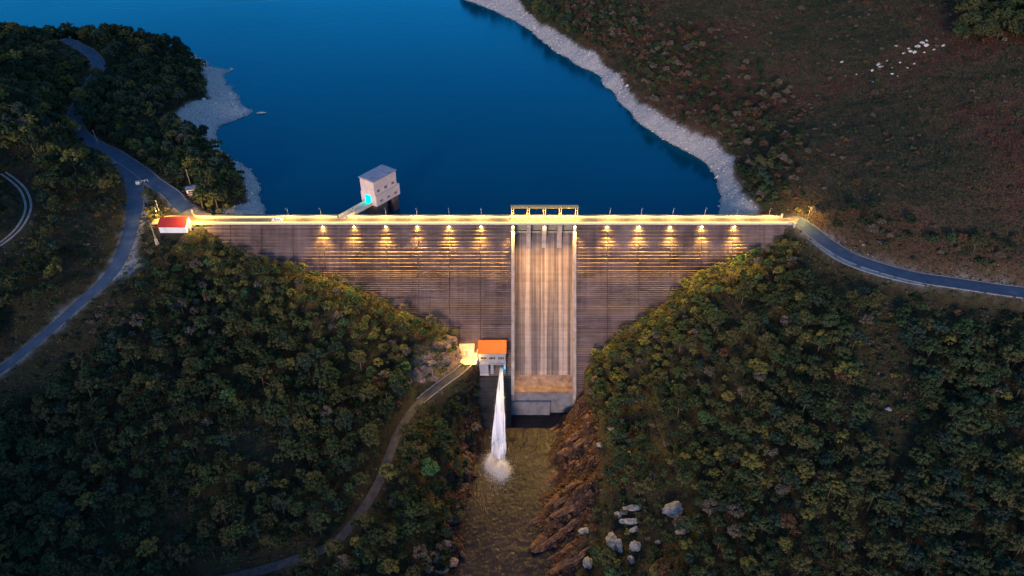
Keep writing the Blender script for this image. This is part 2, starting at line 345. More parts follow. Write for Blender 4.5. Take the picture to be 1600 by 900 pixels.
def mat_terrain():
    k = NM('terrain'); P = k.pos()
    n1 = k.noise(.05, 5, .6, P); n2 = k.noise(.35, 5, .65, P); n3 = k.noise(2.2, 4, .65, P); n4 = k.noise(.018, 3, .5, P, .6)
    floor = k.ramp(n2, [(.3, (.022, .02, .013)), (.5, (.05, .038, .022)), (.62, (.04, .045, .018)), (.75, (.075, .05, .028))])
    h1 = k.ramp(k.math('ADD', k.math('MULTIPLY', n1, .6), k.math('MULTIPLY', n2, .4)), [(.32, (.04, .042, .02)), (.45, (.07, .05, .03)), (.55, (.10, .048, .036)), (.66, (.17, .045, .042))])
    h1 = k.mix(.55, h1, k.ramp(n3, [(.3, (.02, .018, .01)), (.5, (.07, .05, .03)), (.7, (.14, .09, .055))]), 'MIX')
    rock = k.ramp(n3, [(.25, (.16, .15, .145)), (.42, (.38, .36, .35)), (.58, (.52, .49, .475)), (.75, (.68, .64, .62))])
    rock = k.mix(.5, rock, k.ramp(n2, [(.3, (.6, .55, .5)), (.7, (1., 1., 1.))]), 'MULTIPLY')
    sepz = k.n('SeparateXYZ'); g = k.n('NewGeometry'); k.l(g.outputs['Position'], sepz.inputs[0])
    wet = k.n('MapRange'); k.l(k.math('ADD', sepz.outputs[2], k.math('MULTIPLY', n2, -1.2)), wet.inputs[0]); wet.inputs[1].default_value = WL - .9; wet.inputs[2].default_value = WL + .1
    wet.inputs[3].default_value = .35; wet.inputs[4].default_value = 1
    rock = k.mix(1., rock, wet.outputs[0], 'MULTIPLY')
    gm = k.n('NewGeometry'); mp = k.n('Mapping'); mp.inputs['Rotation'].default_value = (0, 0, R(-40)); mp2 = k.n('Mapping'); mp2.inputs['Scale'].default_value = (.18, 1.1, .6); k.l(gm.outputs['Position'], mp.inputs[0]); k.l(mp.outputs[0], mp2.inputs[0]); wvf = k.noise(.7, 6, .68, mp2.outputs[0], .5)
    led = k.ramp(wvf, [(.32, (.018, .012, .01)), (.47, (.04, .025, .019)), (.58, (.09, .05, .035)), (.7, (.17, .10, .068))])
    led = k.mix(.6, led, k.ramp(n3, [(.3, (.25, .2, .18)), (.6, (1, .95, .9))]), 'MULTIPLY')
    out = k.ramp(n3, [(.3, (.07, .045, .03)), (.5, (.22, .15, .10)), (.7, (.42, .33, .27))])
    grv = k.ramp(n3, [(.3, (.2, .19, .18)), (.6, (.34, .33, .32))])
    col = k.mix(k.attr('heath'), floor, h1); col = k.mix(k.attr('ledge'), col, led); col = k.mix(k.attr('outcrop'), col, out)
    col = k.mix(k.attr('shore'), col, rock); col = k.mix(k.attr('gravel'), col, grv)
    bm_ = k.math('ADD', k.math('MULTIPLY', n2, 1.2), k.math('MULTIPLY', n3, .8))
    k.bsdf(col, .95, 0, bm_, .9, .9, .15); return k.m
M = {}
M['terrain'] = mat_terrain()
def mat_water():
    k = NM('lake_water'); P = k.pos((1, 1, 1)); n = k.noise(.9, 4, .6, P); n2 = k.noise(.12, 3, .5, P)
    rr_ = k.n('MapRange'); k.l(k.noise(.012, 3, .5, k.pos((1, .5, 1))), rr_.inputs[0]); rr_.inputs[1].default_value = .35; rr_.inputs[2].default_value = .65; rr_.inputs[3].default_value = .08; rr_.inputs[4].default_value = .2
    bp = k.n('Bump'); bp.inputs['Strength'].default_value = .12; bp.inputs['Distance'].default_value = .25; k.l(k.math('ADD', n, k.math('MULTIPLY', n2, 2.)), bp.inputs['Height'])
    d = k.n('BsdfDiffuse'); d.inputs[0].default_value = (0, .046, .080, 1); g = k.n('BsdfGlossy'); g.inputs[0].default_value = (.05, .62, .92, 1); f = k.n('Fresnel'); f.inputs[0].default_value = 1.27; mx = k.n('MixShader')
    k.l(rr_.outputs[0], g.inputs['Roughness'])
    for q in (d, g, f): k.l(bp.outputs[0], q.inputs['Normal'])
    k.l(f.outputs[0], mx.inputs[0]); k.l(d.outputs[0], mx.inputs[1]); k.l(g.outputs[0], mx.inputs[2]); k.l(mx.outputs[0], k.out.inputs[0]); return k.m
M['water'] = mat_water()
def mat_river():
    k = NM('river_water'); P = k.pos((1, .55, 1)); n = k.noise(.42, 5, .6, P, 1.6); n2 = k.noise(.09, 4, .6, k.pos())
    col = k.ramp(n2, [(.38, (.010, .011, .015)), (.62, (.027, .022, .024))])
    b = k.bsdf(col, .2, 0, n, .8, .6, .14); b.inputs['IOR'].default_value = 1.33; return k.m
M['river'] = mat_river()
def mat_concrete(name, base=(.33, .29, .28), streak=True, stain_and_glow=False):
    k = NM(name); P = k.pos(); n1 = k.noise(.12, 5, .6, P); hz = k.noise(.5, 5, .65, k.pos((.05, .9, 3.0))); vs = k.noise(.5, 5, .6, k.pos((.7, .035, .035)), .8); n3 = k.noise(3., 4, .6, P)
    blk = k.n('TexWhiteNoise', noise_dimensions='1D'); sx = k.n('SeparateXYZ'); k.l(k.pos(), sx.inputs[0])
    k.l(k.math('FLOOR', k.math('DIVIDE', sx.outputs[0], 11.42)), blk.inputs['W'])
    col = k.ramp(hz, [(.3, tuple(v * .45 for v in base)), (.44, tuple(v * .8 for v in base)), (.6, base), (.75, tuple(v * 1.35 for v in base))])
    col = k.mix(.7, col, k.ramp(n1, [(.3, (.38, .34, .35)), (.62, (1.05, 1.05, 1.05))]), 'MULTIPLY')
    col = k.mix(.6 if streak else .2, col, k.ramp(vs, [(.32, (.4, .37, .37)), (.55, (1, 1, 1))]), 'MULTIPLY')
    col = k.mix(.35, col, k.ramp(n3, [(.3, (.5, .5, .5)), (.6, (1, 1, 1))]), 'MULTIPLY')
    col = k.mix(.3, col, k.ramp(blk.outputs[0], [(0, (.6, .6, .6)), (1, (1.1, 1.1, 1.1))]), 'MULTIPLY')
    if stain_and_glow:
        pt = k.noise(.035, 5, .65, P, .8); col = k.mix(.8, col, k.ramp(pt, [(.34, (.42, .36, .36)), (.5, (.95, .9, .88)), (.66, (1.3, 1.2, 1.1))]), 'MULTIPLY')
        g = k.n('NewGeometry'); sz = k.n('SeparateXYZ'); k.l(g.outputs['True Normal'], sz.inputs[0]); up = k.math('GREATER_THAN', sz.outputs[2], .9)
        ln = k.noise(.3, 4, .7, k.pos((.12, .02, 1.2))); up = k.math('MULTIPLY', up, k.ramp(ln, [(.38, (0, 0, 0)), (.55, (1, 1, 1))])); col = k.mix(k.math('MULTIPLY', up, .6), col, (.50, .36, .15))  # yellow lamp light painted onto the ledge tops
    k.bsdf(col, .9, 0, n3, .5, .1, .2); return k.m
M['face'] = mat_concrete('dam_concrete', (.165, .12, .122), stain_and_glow=True); M['darkface'] = mat_concrete('dark_concrete', (.05, .05, .055))
def mat_chute():
    k = NM('chute_concrete'); vs = k.noise(.9, 4, .6, k.pos((1., .015, .015))); vs2 = k.noise(.28, 3, .5, k.pos((1., .02, .02))); n1 = k.noise(.35, 5, .6, k.pos()); n3 = k.noise(3, 4, .6, k.pos())
    hz = k.noise(.5, 3, .5, k.pos((.02, 1, 2.5)))
    col = k.ramp(k.math('ADD', k.math('MULTIPLY', vs, .5), k.math('MULTIPLY', vs2, .5)), [(.38, (.07, .06, .063)), (.46, (.15, .125, .12)), (.52, (.23, .18, .155)), (.6, (.42, .335, .29))])
    col = k.mix(.55, col, k.ramp(n1, [(.3, (.55, .5, .5)), (.65, (1, 1, 1))]), 'MULTIPLY'); col = k.mix(.3, col, k.ramp(hz, [(.35, (.5, .5, .5)), (.6, (1, 1, 1))]), 'MULTIPLY')
    k.bsdf(col, .85, 0, n3, .3, .1, .25); return k.m
M['chute'] = mat_chute()
M['wall_edge'] = simple('training_wall_concrete', (.36, .29, .25), .85, var=.3, sc=.5); M['toe'] = simple('grey_toe_concrete', (.16, .16, .18), .85, var=.35, sc=.35); M['glow_tinted'] = simple('glow_tinted_concrete', (.20, .14, .115), .85, var=.45, sc=.45)  # last one: orange lamp glow tinted into the bucket concrete
M['pale'] = simple('pale_concrete', (.44, .39, .35), .85, var=.25, sc=.8)
M['parapet'] = simple('painted_parapet', (.58, .52, .38), .8, var=.12, sc=1.5)
M['crest'] = simple('crest_paving', (.27, .20, .135), .85, var=.3, sc=.7)
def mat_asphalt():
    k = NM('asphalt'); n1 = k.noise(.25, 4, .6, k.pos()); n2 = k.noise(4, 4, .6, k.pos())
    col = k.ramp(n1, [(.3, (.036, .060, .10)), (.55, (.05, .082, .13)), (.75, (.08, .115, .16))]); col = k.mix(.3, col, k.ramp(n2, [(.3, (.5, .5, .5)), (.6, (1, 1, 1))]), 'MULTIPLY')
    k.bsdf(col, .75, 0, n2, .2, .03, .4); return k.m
M['asphalt'] = mat_asphalt()
M['layby'] = simple('worn_pale_asphalt', (.15, .18, .22), .9, var=.35, sc=.5); M['edge'] = simple('stone_kerb', (.2, .19, .185), .9, var=.3, sc=1.1)
M['track'] = simple('gravel_track', (.24, .22, .20), .95, var=.35, sc=.9)
M['access'] = simple('access_road_paving', (.058, .052, .052), .9, var=.4, sc=.6)
M['wall_pink'] = simple('pinkish_render', (.62, .47, .43), .85, var=.12, sc=.5)
M['wall_white'] = simple('white_render', (.78, .77, .76), .8, var=.08, sc=.6)
M['wall_grey'] = simple('grey_render', (.28, .29, .33), .85, var=.2, sc=.5); M['grey_roof'] = simple('slate_roof', (.23, .23, .27), .6, var=.25, sc=.6)
def mat_tiles(name, col):
    k = NM(name); wv = k.n('TexWave', wave_type='BANDS', bands_direction='X'); wv.inputs['Scale'].default_value = 1.2; wv.inputs['Distortion'].default_value = .3; k.l(k.pos(), wv.inputs[0]); n = k.noise(1.3, 4, .6, k.pos())
    cc = k.mix(.35, tuple(col), k.ramp(wv.outputs[1], [(0, (.35, .35, .35)), (.6, (1, 1, 1))]), 'MULTIPLY'); cc = k.mix(.6, cc, k.ramp(n, [(.3, (.6, .6, .6)), (.65, (1, 1, 1))]), 'MULTIPLY')
    k.bsdf(cc, .75, 0, wv.outputs[1], .5, .08); return k.m
M['orange_roof'] = mat_tiles('orange_tiles', (.42, .10, .03)); M['red_roof'] = mat_tiles('red_tiles', (.42, .035, .03))
M['dark'] = simple('dark_opening', (.02, .022, .028), .5, var=.3)
M['glass'] = simple('window_glass', (.03, .035, .045), .15, var=.2)
M['steel'] = simple('galvanised_steel', (.32, .32, .33), .45, .6, var=.2)
M['yellow_steel'] = simple('yellow_painted_steel', (.55, .42, .12), .5, .1, var=.2)
M['gate'] = simple('gate_steel', (.30, .30, .24), .55, .2, var=.25)
M['red_paint'] = simple('red_paint', (.30, .03, .03), .5, var=.15)
M['bark'] = simple('bark', (.11, .085, .065), .95, var=.35, sc=3)
M['palebark'] = simple('pale_bark', (.26, .22, .19), .95, var=.3, sc=3)
M['wood'] = simple('weathered_wood_pole', (.30, .27, .25), .9, var=.2, sc=2)
M['carpaint'] = simple('white_car_paint', (.75, .72, .70), .3, var=.04); M['tyre'] = simple('tyre_rubber', (.02, .02, .02), .8)
def mat_rock(name, a, b, c_):
    k = NM(name); n = k.noise(.9, 6, .7, k.pos(), .5); n2 = k.noise(4., 4, .6, k.pos()); cr = k.noise(.6, 3, .6, k.pos((1, .35, 1.4)), 2.5)
    col = k.ramp(n, [(.3, a), (.5, b), (.7, c_)]); col = k.mix(.6, col, k.ramp(cr, [(.42, (1, 1, 1)), (.49, (.25, .25, .25)), (.56, (1, 1, 1))]), 'MULTIPLY')
    k.bsdf(col, .9, 0, k.math('ADD', n, k.math('MULTIPLY', n2, .4)), .8, .3, .2); return k.m
M['granite'] = mat_rock('granite', (.10, .10, .11), (.23, .23, .24), (.36, .355, .36)); M['palegranite'] = mat_rock('bleached_granite', (.45, .40, .38), (.66, .60, .57), (.8, .74, .70))
M['pinkrock'] = mat_rock('pinkish_rock', (.13, .085, .075), (.26, .18, .16), (.36, .27, .25)); M['brownrock'] = mat_rock('brown_rock', (.025, .018, .016), (.10, .055, .038), (.22, .125, .08)); M['ochrerock'] = mat_rock('ochre_rock', (.25, .16, .06), (.5, .34, .12), (.62, .45, .2))
M['darkrock'] = mat_rock('dark_rock', (.03, .024, .03), (.065, .048, .05), (.12, .09, .085))
M['lamp_warm'] = emit('warm_lamp_glass', (1, .68, .28), 60 * LP); M['glow_strip'] = emit('added_strip_glow', (1, .56, .07), 3.6 * LP); M['lamp_white'] = emit('white_lamp_glass', (1, .86, .55), 60 * LP); M['lamp_cyan'] = emit('cyan_lamp_glass', (0, .75, .9), 1.6)
FOL = {'dark green': (.036, .056, .030), 'mid green': (.056, .088, .042), 'olive': (.082, .090, .042), 'yellow olive': (.155, .155, .050), 'rusty brown': (.125, .075, .048),
       'grey brown': (.135, .118, .095), 'blue green': (.036, .066, .050), 'bright green': (.075, .150, .060), 'crimson': (.125, .045, .042)}
def mat_leaf(name, col):
    k = NM('foliage_' + name.replace(' ', '_')); n = k.noise(.22, 3, .6, k.pos()); n2 = k.noise(2.4, 3, .6, k.pos())
    cc = k.ramp(n, [(.3, tuple(v * .62 for v in col)), (.5, col), (.7, (col[0] * 1.45, col[1] * 1.2, col[2] * 1.1))]); cc = k.mix(.6, cc, k.ramp(n2, [(.3, (.45, .45, .45)), (.65, (1.25, 1.25, 1.2))]), 'MULTIPLY')
    d = k.n('BsdfDiffuse'); t = k.n('BsdfTranslucent'); mx = k.n('MixShader'); mx.inputs[0].default_value = .22
    k.l(cc, d.inputs[0]); k.l(cc, t.inputs[0]); k.l(d.outputs[0], mx.inputs[1]); k.l(t.outputs[0], mx.inputs[2]); k.l(mx.outputs[0], k.out.inputs[0]); return k.m
LEAF = {n_: mat_leaf(n_, c_) for n_, c_ in FOL.items()}; LEAFN = list(FOL)

# ------------------------------------------------------------------ terrain mesh
ny, nx = GX.shape
V = np.stack([GX.ravel(), GY.ravel(), Z.ravel()], 1)
ii = np.arange(ny * nx).reshape(ny, nx)
Fq = np.stack([ii[:-1, :-1].ravel(), ii[:-1, 1:].ravel(), ii[1:, 1:].ravel(), ii[1:, :-1].ravel()], 1)
ter = mesh_np('ground', V, Fq, M['terrain'], smooth=True); tag(ter, kind='structure')
def blur(A):
    A = np.asarray(A, float); B = A.copy(); B[1:-1, 1:-1] = (A[1:-1, 1:-1] * 2 + A[:-2, 1:-1] + A[2:, 1:-1] + A[1:-1, :-2] + A[1:-1, 2:]) / 6; return B
for nm, arr in (('shore', sh), ('heath', heath | (core_d > 40)), ('ledge', ledge | lledge), ('outcrop', outc), ('gravel', gravel)):
    at = ter.data.attributes.new(nm, 'FLOAT', 'POINT'); at.data.foreach_set('value', blur(arr).astype(np.float32).ravel())
# water
def plane(name, x0_, y0_, x1_, y1_, z, mat):
    return MB().poly([(x0_, y0_, z), (x1_, y0_, z), (x1_, y1_, z), (x0_, y1_, z)], [(0, 1, 2, 3)]).build(name, mat)
tag(plane('lake_water', -1500, 2.0, 600, 2500, WL, M['water']), kind='structure')
rx_, ry_ = np.meshgrid(np.concatenate([[-60, -40], np.arange(-28, 36, .45), [45, 60]]), np.concatenate([[-420, -300, -200], np.arange(-150, -30, .45)]))
cur = ry_ + .018 * (rx_ - 2) ** 2
wz = .22 * (1 - np.abs(fbm(rx_ * .6, cur * 1.4, 1.7, 3, 61) * 2 - 1) ** .8) + .10 * fbm(rx_, cur, .9, 2, 63); wz = wz * (.35 + .9 * fbm(rx_, ry_, 9, 2, 65)); wz[ry_ < -155] = 0
ri = np.arange(rx_.size).reshape(rx_.shape)
tag(mesh_np('river_water', np.stack([rx_.ravel(), ry_.ravel(), (RL - .15 + wz).ravel()], 1), np.stack([ri[:-1, :-1].ravel(), ri[:-1, 1:].ravel(), ri[1:, 1:].ravel(), ri[1:, :-1].ravel()], 1), M['river'], smooth=True), kind='structure')

# ------------------------------------------------------------------ roads
def ribbon(name, L, hw, mat, lift=0.0, off=0.0, thick=.35, wob=0):
    L = np.asarray(L); T = np.gradient(L[:, :2], axis=0); T /= np.linalg.norm(T, axis=1)[:, None] + 1e-9
    N = np.stack([-T[:, 1], T[:, 0]], 1); vs = []; fs = []
    for i, p in enumerate(L):
        a = hw if np.isscalar(hw) else hw[i]
        for sgn in (1, -1):
            q = p[:2] + N[i] * (off + sgn * a); vs.append((q[0], q[1], p[2] + lift))
        for sgn in (1, -1):
            q = p[:2] + N[i] * (off + sgn * (a + .02)); vs.append((q[0], q[1], p[2] + lift - thick))
    for i in range(len(L) - 1):
        b = i * 4; fs += [(b, b + 1, b + 5, b + 4), (b, b + 4, b + 6, b + 2), (b + 1, b + 3, b + 7, b + 5)]
    return MB().poly(vs, fs).build(name, mat)
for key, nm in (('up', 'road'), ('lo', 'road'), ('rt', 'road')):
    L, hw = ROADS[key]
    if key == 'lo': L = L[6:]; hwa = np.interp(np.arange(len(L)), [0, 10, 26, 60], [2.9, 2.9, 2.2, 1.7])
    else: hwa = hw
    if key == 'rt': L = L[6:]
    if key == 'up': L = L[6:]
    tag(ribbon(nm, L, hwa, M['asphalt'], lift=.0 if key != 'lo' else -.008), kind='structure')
    for sgn in (1, -1):
        L2 = L if key == 'rt' else L[4:]
        if key == 'lo': continue
        tag(ribbon('kerb', L2, .16, M['edge'], lift=.12, off=sgn * (hw + .18)), kind='structure')
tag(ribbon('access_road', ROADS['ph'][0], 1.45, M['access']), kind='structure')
for sgn in (1, -1): tag(ribbon('kerb', ROADS['ph'][0][2:26], .13, M['edge'], lift=.2, off=sgn * 1.7), kind='structure')
for sgn in (1, -1): tag(ribbon('track', ROADS['tr'][0], .38, M['track'], off=sgn * .85), kind='structure')
# lay-by on the valley side of the road over the right bank
Lr = ROADS['rt'][0][20:44]; wv_ = np.sin(np.linspace(0, math.pi, len(Lr))) * 1.1 + .05
tag(ribbon('lay_by', Lr, wv_, M['layby'], lift=-.02, off=-(3.0 + 1.0)), kind='structure')
pz = wpoly([(236, 351), (240, 343), (262, 337), (302, 333.5), (330, 333.5), (330, 351.5), (300, 351.5), (292, 350), (262, 350)], .0)
MBp = MB().poly([(x, y, .012) for x, y in pz], [tuple(range(len(pz)))[::-1]]); tag(MBp.build('forecourt', M['crest']), kind='structure')

# ------------------------------------------------------------------ the dam
SL = math.tan(PITCH)
DXL, DXR, SX0, SX1 = -117.5, 103.5, .9, 22.3
CW = 4.2
dam = empty('dam', (0, 0, 0), label='broad concrete gravity dam with lit crest between two wooded slopes', cat='dam')
levels = [0.]; z = 0.
rl = random.Random(3)
while z > -61:
    dz = rl.uniform(.85, 1.3) if z > -13.2 else rl.uniform(.5, .72); z -= dz; levels.append(z)
def face_block(mb, xa, xb, sd):
    q = random.Random(sd); prof = [(0, 0)]; y = 0
    for i in range(1, len(levels)):
        za, zb = levels[i - 1], levels[i]; tread = (q.uniform(.08, .26) if q.random() > .15 else q.uniform(.34, .5)) if zb > -13.2 else (q.uniform(.1, .2) if q.random() > .12 else q.uniform(.24, .32))
        if abs(zb + 13.2) < .4 or abs(zb + 4.5) < .55: tread = .5
        yt = SL * zb
        prof.append((yt + tread, zb + q.uniform(-.02, .02))); prof.append((yt, zb - .03))
    prof += [(8, levels[-1] - .03), (8, -9), (CW - .4, -7), (CW - .4, 0)]
    mb.prism(prof, xa, xb)
mb = MB(); xs = [DXL]
xb_ = 0.6 - 11.42 * 10
edges = [DXL] + [0.0 - 11.42 * k for k in range(10, 0, -1)] + [-.2]
for i in range(len(edges) - 1): face_block(mb, edges[i] + .07, edges[i + 1] - .07, 100 + i)
edges = [23.5] + [23.5 + 11.42 * k for k in range(1, 7)] + [DXR]
for i in range(len(edges) - 1): face_block(mb, edges[i] + .07, edges[i + 1] - .07, 200 + i)
mb.build('downstream_face', M['face'], dam)
# solid core under the spillway with the chute
def chute_y(z): return -.5 + SL * (z + 8)
prof = [(3.4, -4.9), (2.6, -4.9), (2.2, -5.4), (1.4, -6.0), (.5, -6.9), (-.5, -8)]
zc = -9
while zc > -46: prof.append((chute_y(zc), zc)); zc -= 1.5
prof += [(chute_y(-46.3), -46.3), (-29.8, -47.7), (-31.2, -48.6), (-32.8, -49.2), (-34.4, -49.4), (-36, -49.1), (-36, -62), (8, -62), (8, -4.9)]
MB().prism(prof, SX0 + .02, SX1 - .02).build('spillway_chute', M['chute'], dam)
mb = MB()
for zz, dpt in ((-46.6, .25), (-48.1, .3)):
    yy = chute_y(zz) if zz > -46.7 else -30.6
mb.box((SX0 + .05, -36.3, -50.6), (SX1 - .05, -36.02, -49.1)); mb.build('lip_band', M['glow_tinted'], dam)
MB().box((SX0 + .06, -36.25, -62), (SX1 - .06, -36.03, -50.61)).build('toe_wall', M['toe'], dam)
MB().prism([(-28.6, -46.9), (-29.9, -47.6), (-31.2, -48.5), (-32.8, -49.1), (-34.4, -49.3), (-35.98, -49.0), (-35.98, -49.25), (-34.4, -49.6), (-32, -49.4), (-29, -47.9)], SX0 + .04, SX1 - .04).build('flip_bucket', M['glow_tinted'], dam)
MB().prism([(-30, -45.0), (-33.4, -45.0), (SL * -62 - .8, -62), (-30, -62)], -22.8, -.32).build('base_wall', M['darkface'], dam)  # near-black concrete over the foot of the left face
# lower apron wall, shorter, standing in front
MB().box((SX0 - 1.2, -37.5, -63), (14.0, -36.04, -53.5)).build('apron_wall', M['toe'], dam)
for xa, xb in ((-.25, .9), (22.3, 23.45)):
    prof = [(1, 0.0), (-.9, -.2), (-.9, -1.2)]; zc = -2
    pts = [(SL * zz - .7, zz) for zz in np.arange(-2, -50.5, -2)]
    prof = [(3, -.1), (-.8, -.1)] + pts + [(-36.6, -50.2), (-36.6, -62), (3, -62)]
    MB().prism(prof, xa, xb).build('training_wall', M['wall_edge'], dam)
def pxx(px): return (px - 800) * .2345
for a, b in ((822.6, 829.2), (846.9, 853.9), (870.9, 878.2)):
    MB().prism([(CW - .3, -.1), (-1.0, -.1), (-1.0, -1.), (-.7, -7.6), (-1.6, -9.6), (CW - .3, -9.6)], pxx(a), pxx(b)).build('pier', M['wall_edge'], dam)
bays = [(.9, pxx(822.6)), (pxx(829.2), pxx(846.9)), (pxx(853.9), pxx(870.9)), (pxx(878.2), 22.3)]
for xa, xb in bays:
    g = MB(); g.box((xa + .02, 2.5, -4.85), (xb - .02, 2.8, -.3))
    for zz in (-1.2, -2.0, -2.8, -3.6, -4.4): g.box((xa + .04, 2.28, zz - .09), (xb - .04, 2.49, zz + .09))
    g.build('spillway_gate', M['gate'], dam)
    MB().box((xa + .02, 1.2, -4.3), (xb - .02, 1.55, -3.9)).build('stop_beam', M['pale'], dam)
# crest slab, parapets
MB().box((DXL + .5, -.2, -.2), (DXR - .4, CW + .25, -.012)).build('crest_slab', M['pale'], dam)
tag(MB().box((DXL + .5, .4, -.01), (DXR + 1, CW - .38, .03)).build('crest_road', M['crest']), kind='structure')
def parapet(xa, xb, yc, par=dam):
    m_ = MB(); m_.box((xa, yc - .15, -.012), (xb, yc + .15, .82)); m_.box((xa, yc - .22, .822), (xb, yc + .22, .98)); return m_.build('parapet', M['parapet'], par)
parapet(DXL + .3, DXR - 1.2, .0)
BRX = -62.6
parapet(-114.5, BRX - 1.9, CW); parapet(BRX + 1.9, DXR - 4, CW)
# flared parapet end at the left
fl = catmull([(-114.5, CW, 0), (-116.5, CW + .3, 0), (-118.2, CW + 1.6, 0), (-119.2, CW + 3.2, 0)], 5)
ribbon('parapet_end', fl, .2, M['parapet'], lift=.95, thick=1.1).parent = dam
MB().tube([(-119.3, CW + 3.4, -.1), (-119.3, CW + 3.4, 1.6)], [.35, .3]).build('parapet_post', M['parapet'], dam)
MB().box((DXR - 4.2, CW - .3, -.01), (DXR - 3.6, CW + .4, 1.7)).build('parapet_post', M['parapet'], dam)
MB().box((DXR - 1.2, -1.8, -4), (DXR - .6, .3, 1.0)).build('wing_wall', M['pale'], dam)
MB().box((DXL + .2, -2.8, -5), (DXL + .9, .25, .4)).build('wing_wall', M['pale'], dam)
mb = MB(); mb.box((DXL + 1, CW - .38, -40), (DXR, 7.5, -.33)); mb.build('upstream_face', M['face'], dam)

for xa, xb in ((DXL + 2, BRX - 2.2), (BRX + 2.2, DXR - 5)): MB().box((xa, CW - .20, .62), (xb, CW - .151, .72)).build('added_glow_strip', M['glow_strip'], dam)  # glowing strips added to brighten the crest evenly, not real fixtures
MB().box((DXL + 2, -.20, .66), (DXR - 3, -.151, .78)).build('added_glow_strip', M['glow_strip'], dam)
MB().box((DXL + 2, .151, .62), (DXR - 3, .20, .72)).build('added_glow_strip', M['glow_strip'], dam)
# lamps ----------------------------------------------------------------------
def spot(name, loc, target, power, col, ang=120, blend=.8, size=.12, parent=None):
    L = bpy.data.lights.new(name, 'SPOT'); L.energy = power * LP; L.color = col; L.spot_size = R(ang); L.spot_blend = blend; L.shadow_soft_size = size
    o = bpy.data.objects.new(name, L); COL.objects.link(o)
    d = Vector(target) - Vector(loc)
    if parent: o.parent = parent; o.location = Vector(loc) - parent.location
    else: o.location = loc
    o.rotation_euler = (-d).to_track_quat('Z', 'Y').to_euler(); return o
def point(name, loc, power, col, size=.12, parent=None):
    L = bpy.data.lights.new(name, 'POINT'); L.energy = power * LP; L.color = col; L.shadow_soft_size = size
    o = bpy.data.objects.new(name, L); COL.objects.link(o)
    if parent: o.parent = parent; o.location = Vector(loc) - parent.location
    else: o.location = loc
    return o
ORD = ['first', 'second', 'third', 'fourth', 'fifth', 'sixth', 'seventh', 'eighth', 'ninth', 'tenth']
WARM = (1, .60, .12); WARM2 = (1, .64, .16)
fl_px = [506, 555, 604, 653, 702, 752, 948, 997, 1046, 1095, 1145]
def make_flood(x, label):
    t = empty('floodlight', (x, -.2, -.28), label=label, cat='floodlight', group='floodlights along the outer crest edge')
    MB().box((-.08, -.7, -.12), (.08, 0, .0)).build('bracket', M['steel'], t)
    MB().prism([(-1.2, .1), (-.6, .2), (-.5, -.16), (-1.1, -.28)], -.34, .34).build('housing', M['steel'], t)
    MB().poly([(-.32, -1.22, .07), (.32, -1.22, .07), (.32, -1.12, -.25), (-.32, -1.12, -.25)], [(0, 1, 2, 3)]).poly([(-.32, -1.11, -.3), (.32, -1.11, -.3), (.32, -.52, -.18), (-.32, -.52, -.18)], [(0, 1, 2, 3)]).build('lens', M['lamp_warm'], t)
    spot('flood_beam', (x, -2.0, -.9), (x, -24, -13), FLOOD_W, WARM, 112, 1, .25, t); spot('wall_beam', (x, -1.15, -.62), (x, -7, -10), 1500, WARM, 155, 1, .2, t)
    return t
FLOOD_W = 36000; POLE_W = 1900
for i, px in enumerate(fl_px):
    side = 'left' if px < 800 else 'right'; k = (5 - i) if px < 800 else (i - 6)
    make_flood(pxx(px), f'lit warm floodlight under the {side} crest parapet, {ORD[k]} out from the spillway')
for j, (xx, lb) in enumerate(((.3, 'lit floodlight over the left wall of the spillway chute'), (pxx(850.4), 'lit floodlight over the middle pier of the spillway'), (22.9, 'lit floodlight over the right wall of the spillway chute'))):
    make_flood(xx, lb)
pole_px = [452, 503, 555, 604, 652, 702, 752, 952, 1001, 1050, 1100, 1150, 1200]
def make_pole(x, label):
    t = empty('crest_lamp_post', (x, CW + .3, -.1), label=label, cat='lamp post', group='thin lamp posts on the upstream parapet')
    MB().tube([(0, 0, 0), (0, 0, 4.2), (0, -.3, 4.55), (0, -1.1, 4.7)], [.07, .055, .045, .04]).build('pole', M['steel'], t)
    MB().box((-.14, -1.7, 4.64), (.14, -1.05, 4.76)).build('lamp_head', M['steel'], t)
    spot('lamp_beam', (x, CW - 1.2, 4.45), (x, 1.6, 0), POLE_W, WARM2, 160, .6, .12, t)
for i, px in enumerate(pole_px):
    side = 'left' if px < 800 else 'right'; k = (6 - i) if px < 800 else (i - 7)
    make_pole(pxx(px) * 1.012, f'thin grey lamp post on the {side} upstream parapet, {ORD[k]} out from the hoist gantry')

# hoist gantry ---------------------------------------------------------------
gan = empty('hoist_gantry', (pxx(850.5), CW + .1, 0), label='yellow steel hoist gantry with five posts over the spillway bays', cat='gantry')
gx_ = [pxx(p) * 1.012 - gan.location.x for p in (801, 825.3, 850.5, 875, 900)]
for q in gx_:
    g = MB()
    for dx in (-.42, .42): g.box((q + dx - .09, -.12, 0), (q + dx + .09, .12, 4.4))
    for zz in (1.0, 2.1, 3.2): g.box((q - .33, -.08, zz - .07), (q + .33, .08, zz + .07))
    g.build('post', M['yellow_steel'], gan)
    mbm = MB(); mbm.box((q - .5, -.85, .03), (q + .5, -.2, .95)); mbm.tube([(q - .35, -.5, 1.15), (q + .35, -.5, 1.15)], .28, 8); mbm.build('hoist_motor', M['yellow_steel'], gan)
g = MB(); xa, xb = gx_[0] - .6, gx_[-1] + .6
for yy, zz in ((-.55, 4.42), (.55, 4.42), (-.55, 5.0), (.55, 5.0)): g.box((xa, yy - .06, zz), (xb, yy + .06, zz + .12))
g.box((xa, -.48, 4.43), (xb, .48, 4.48))
n_ = 28
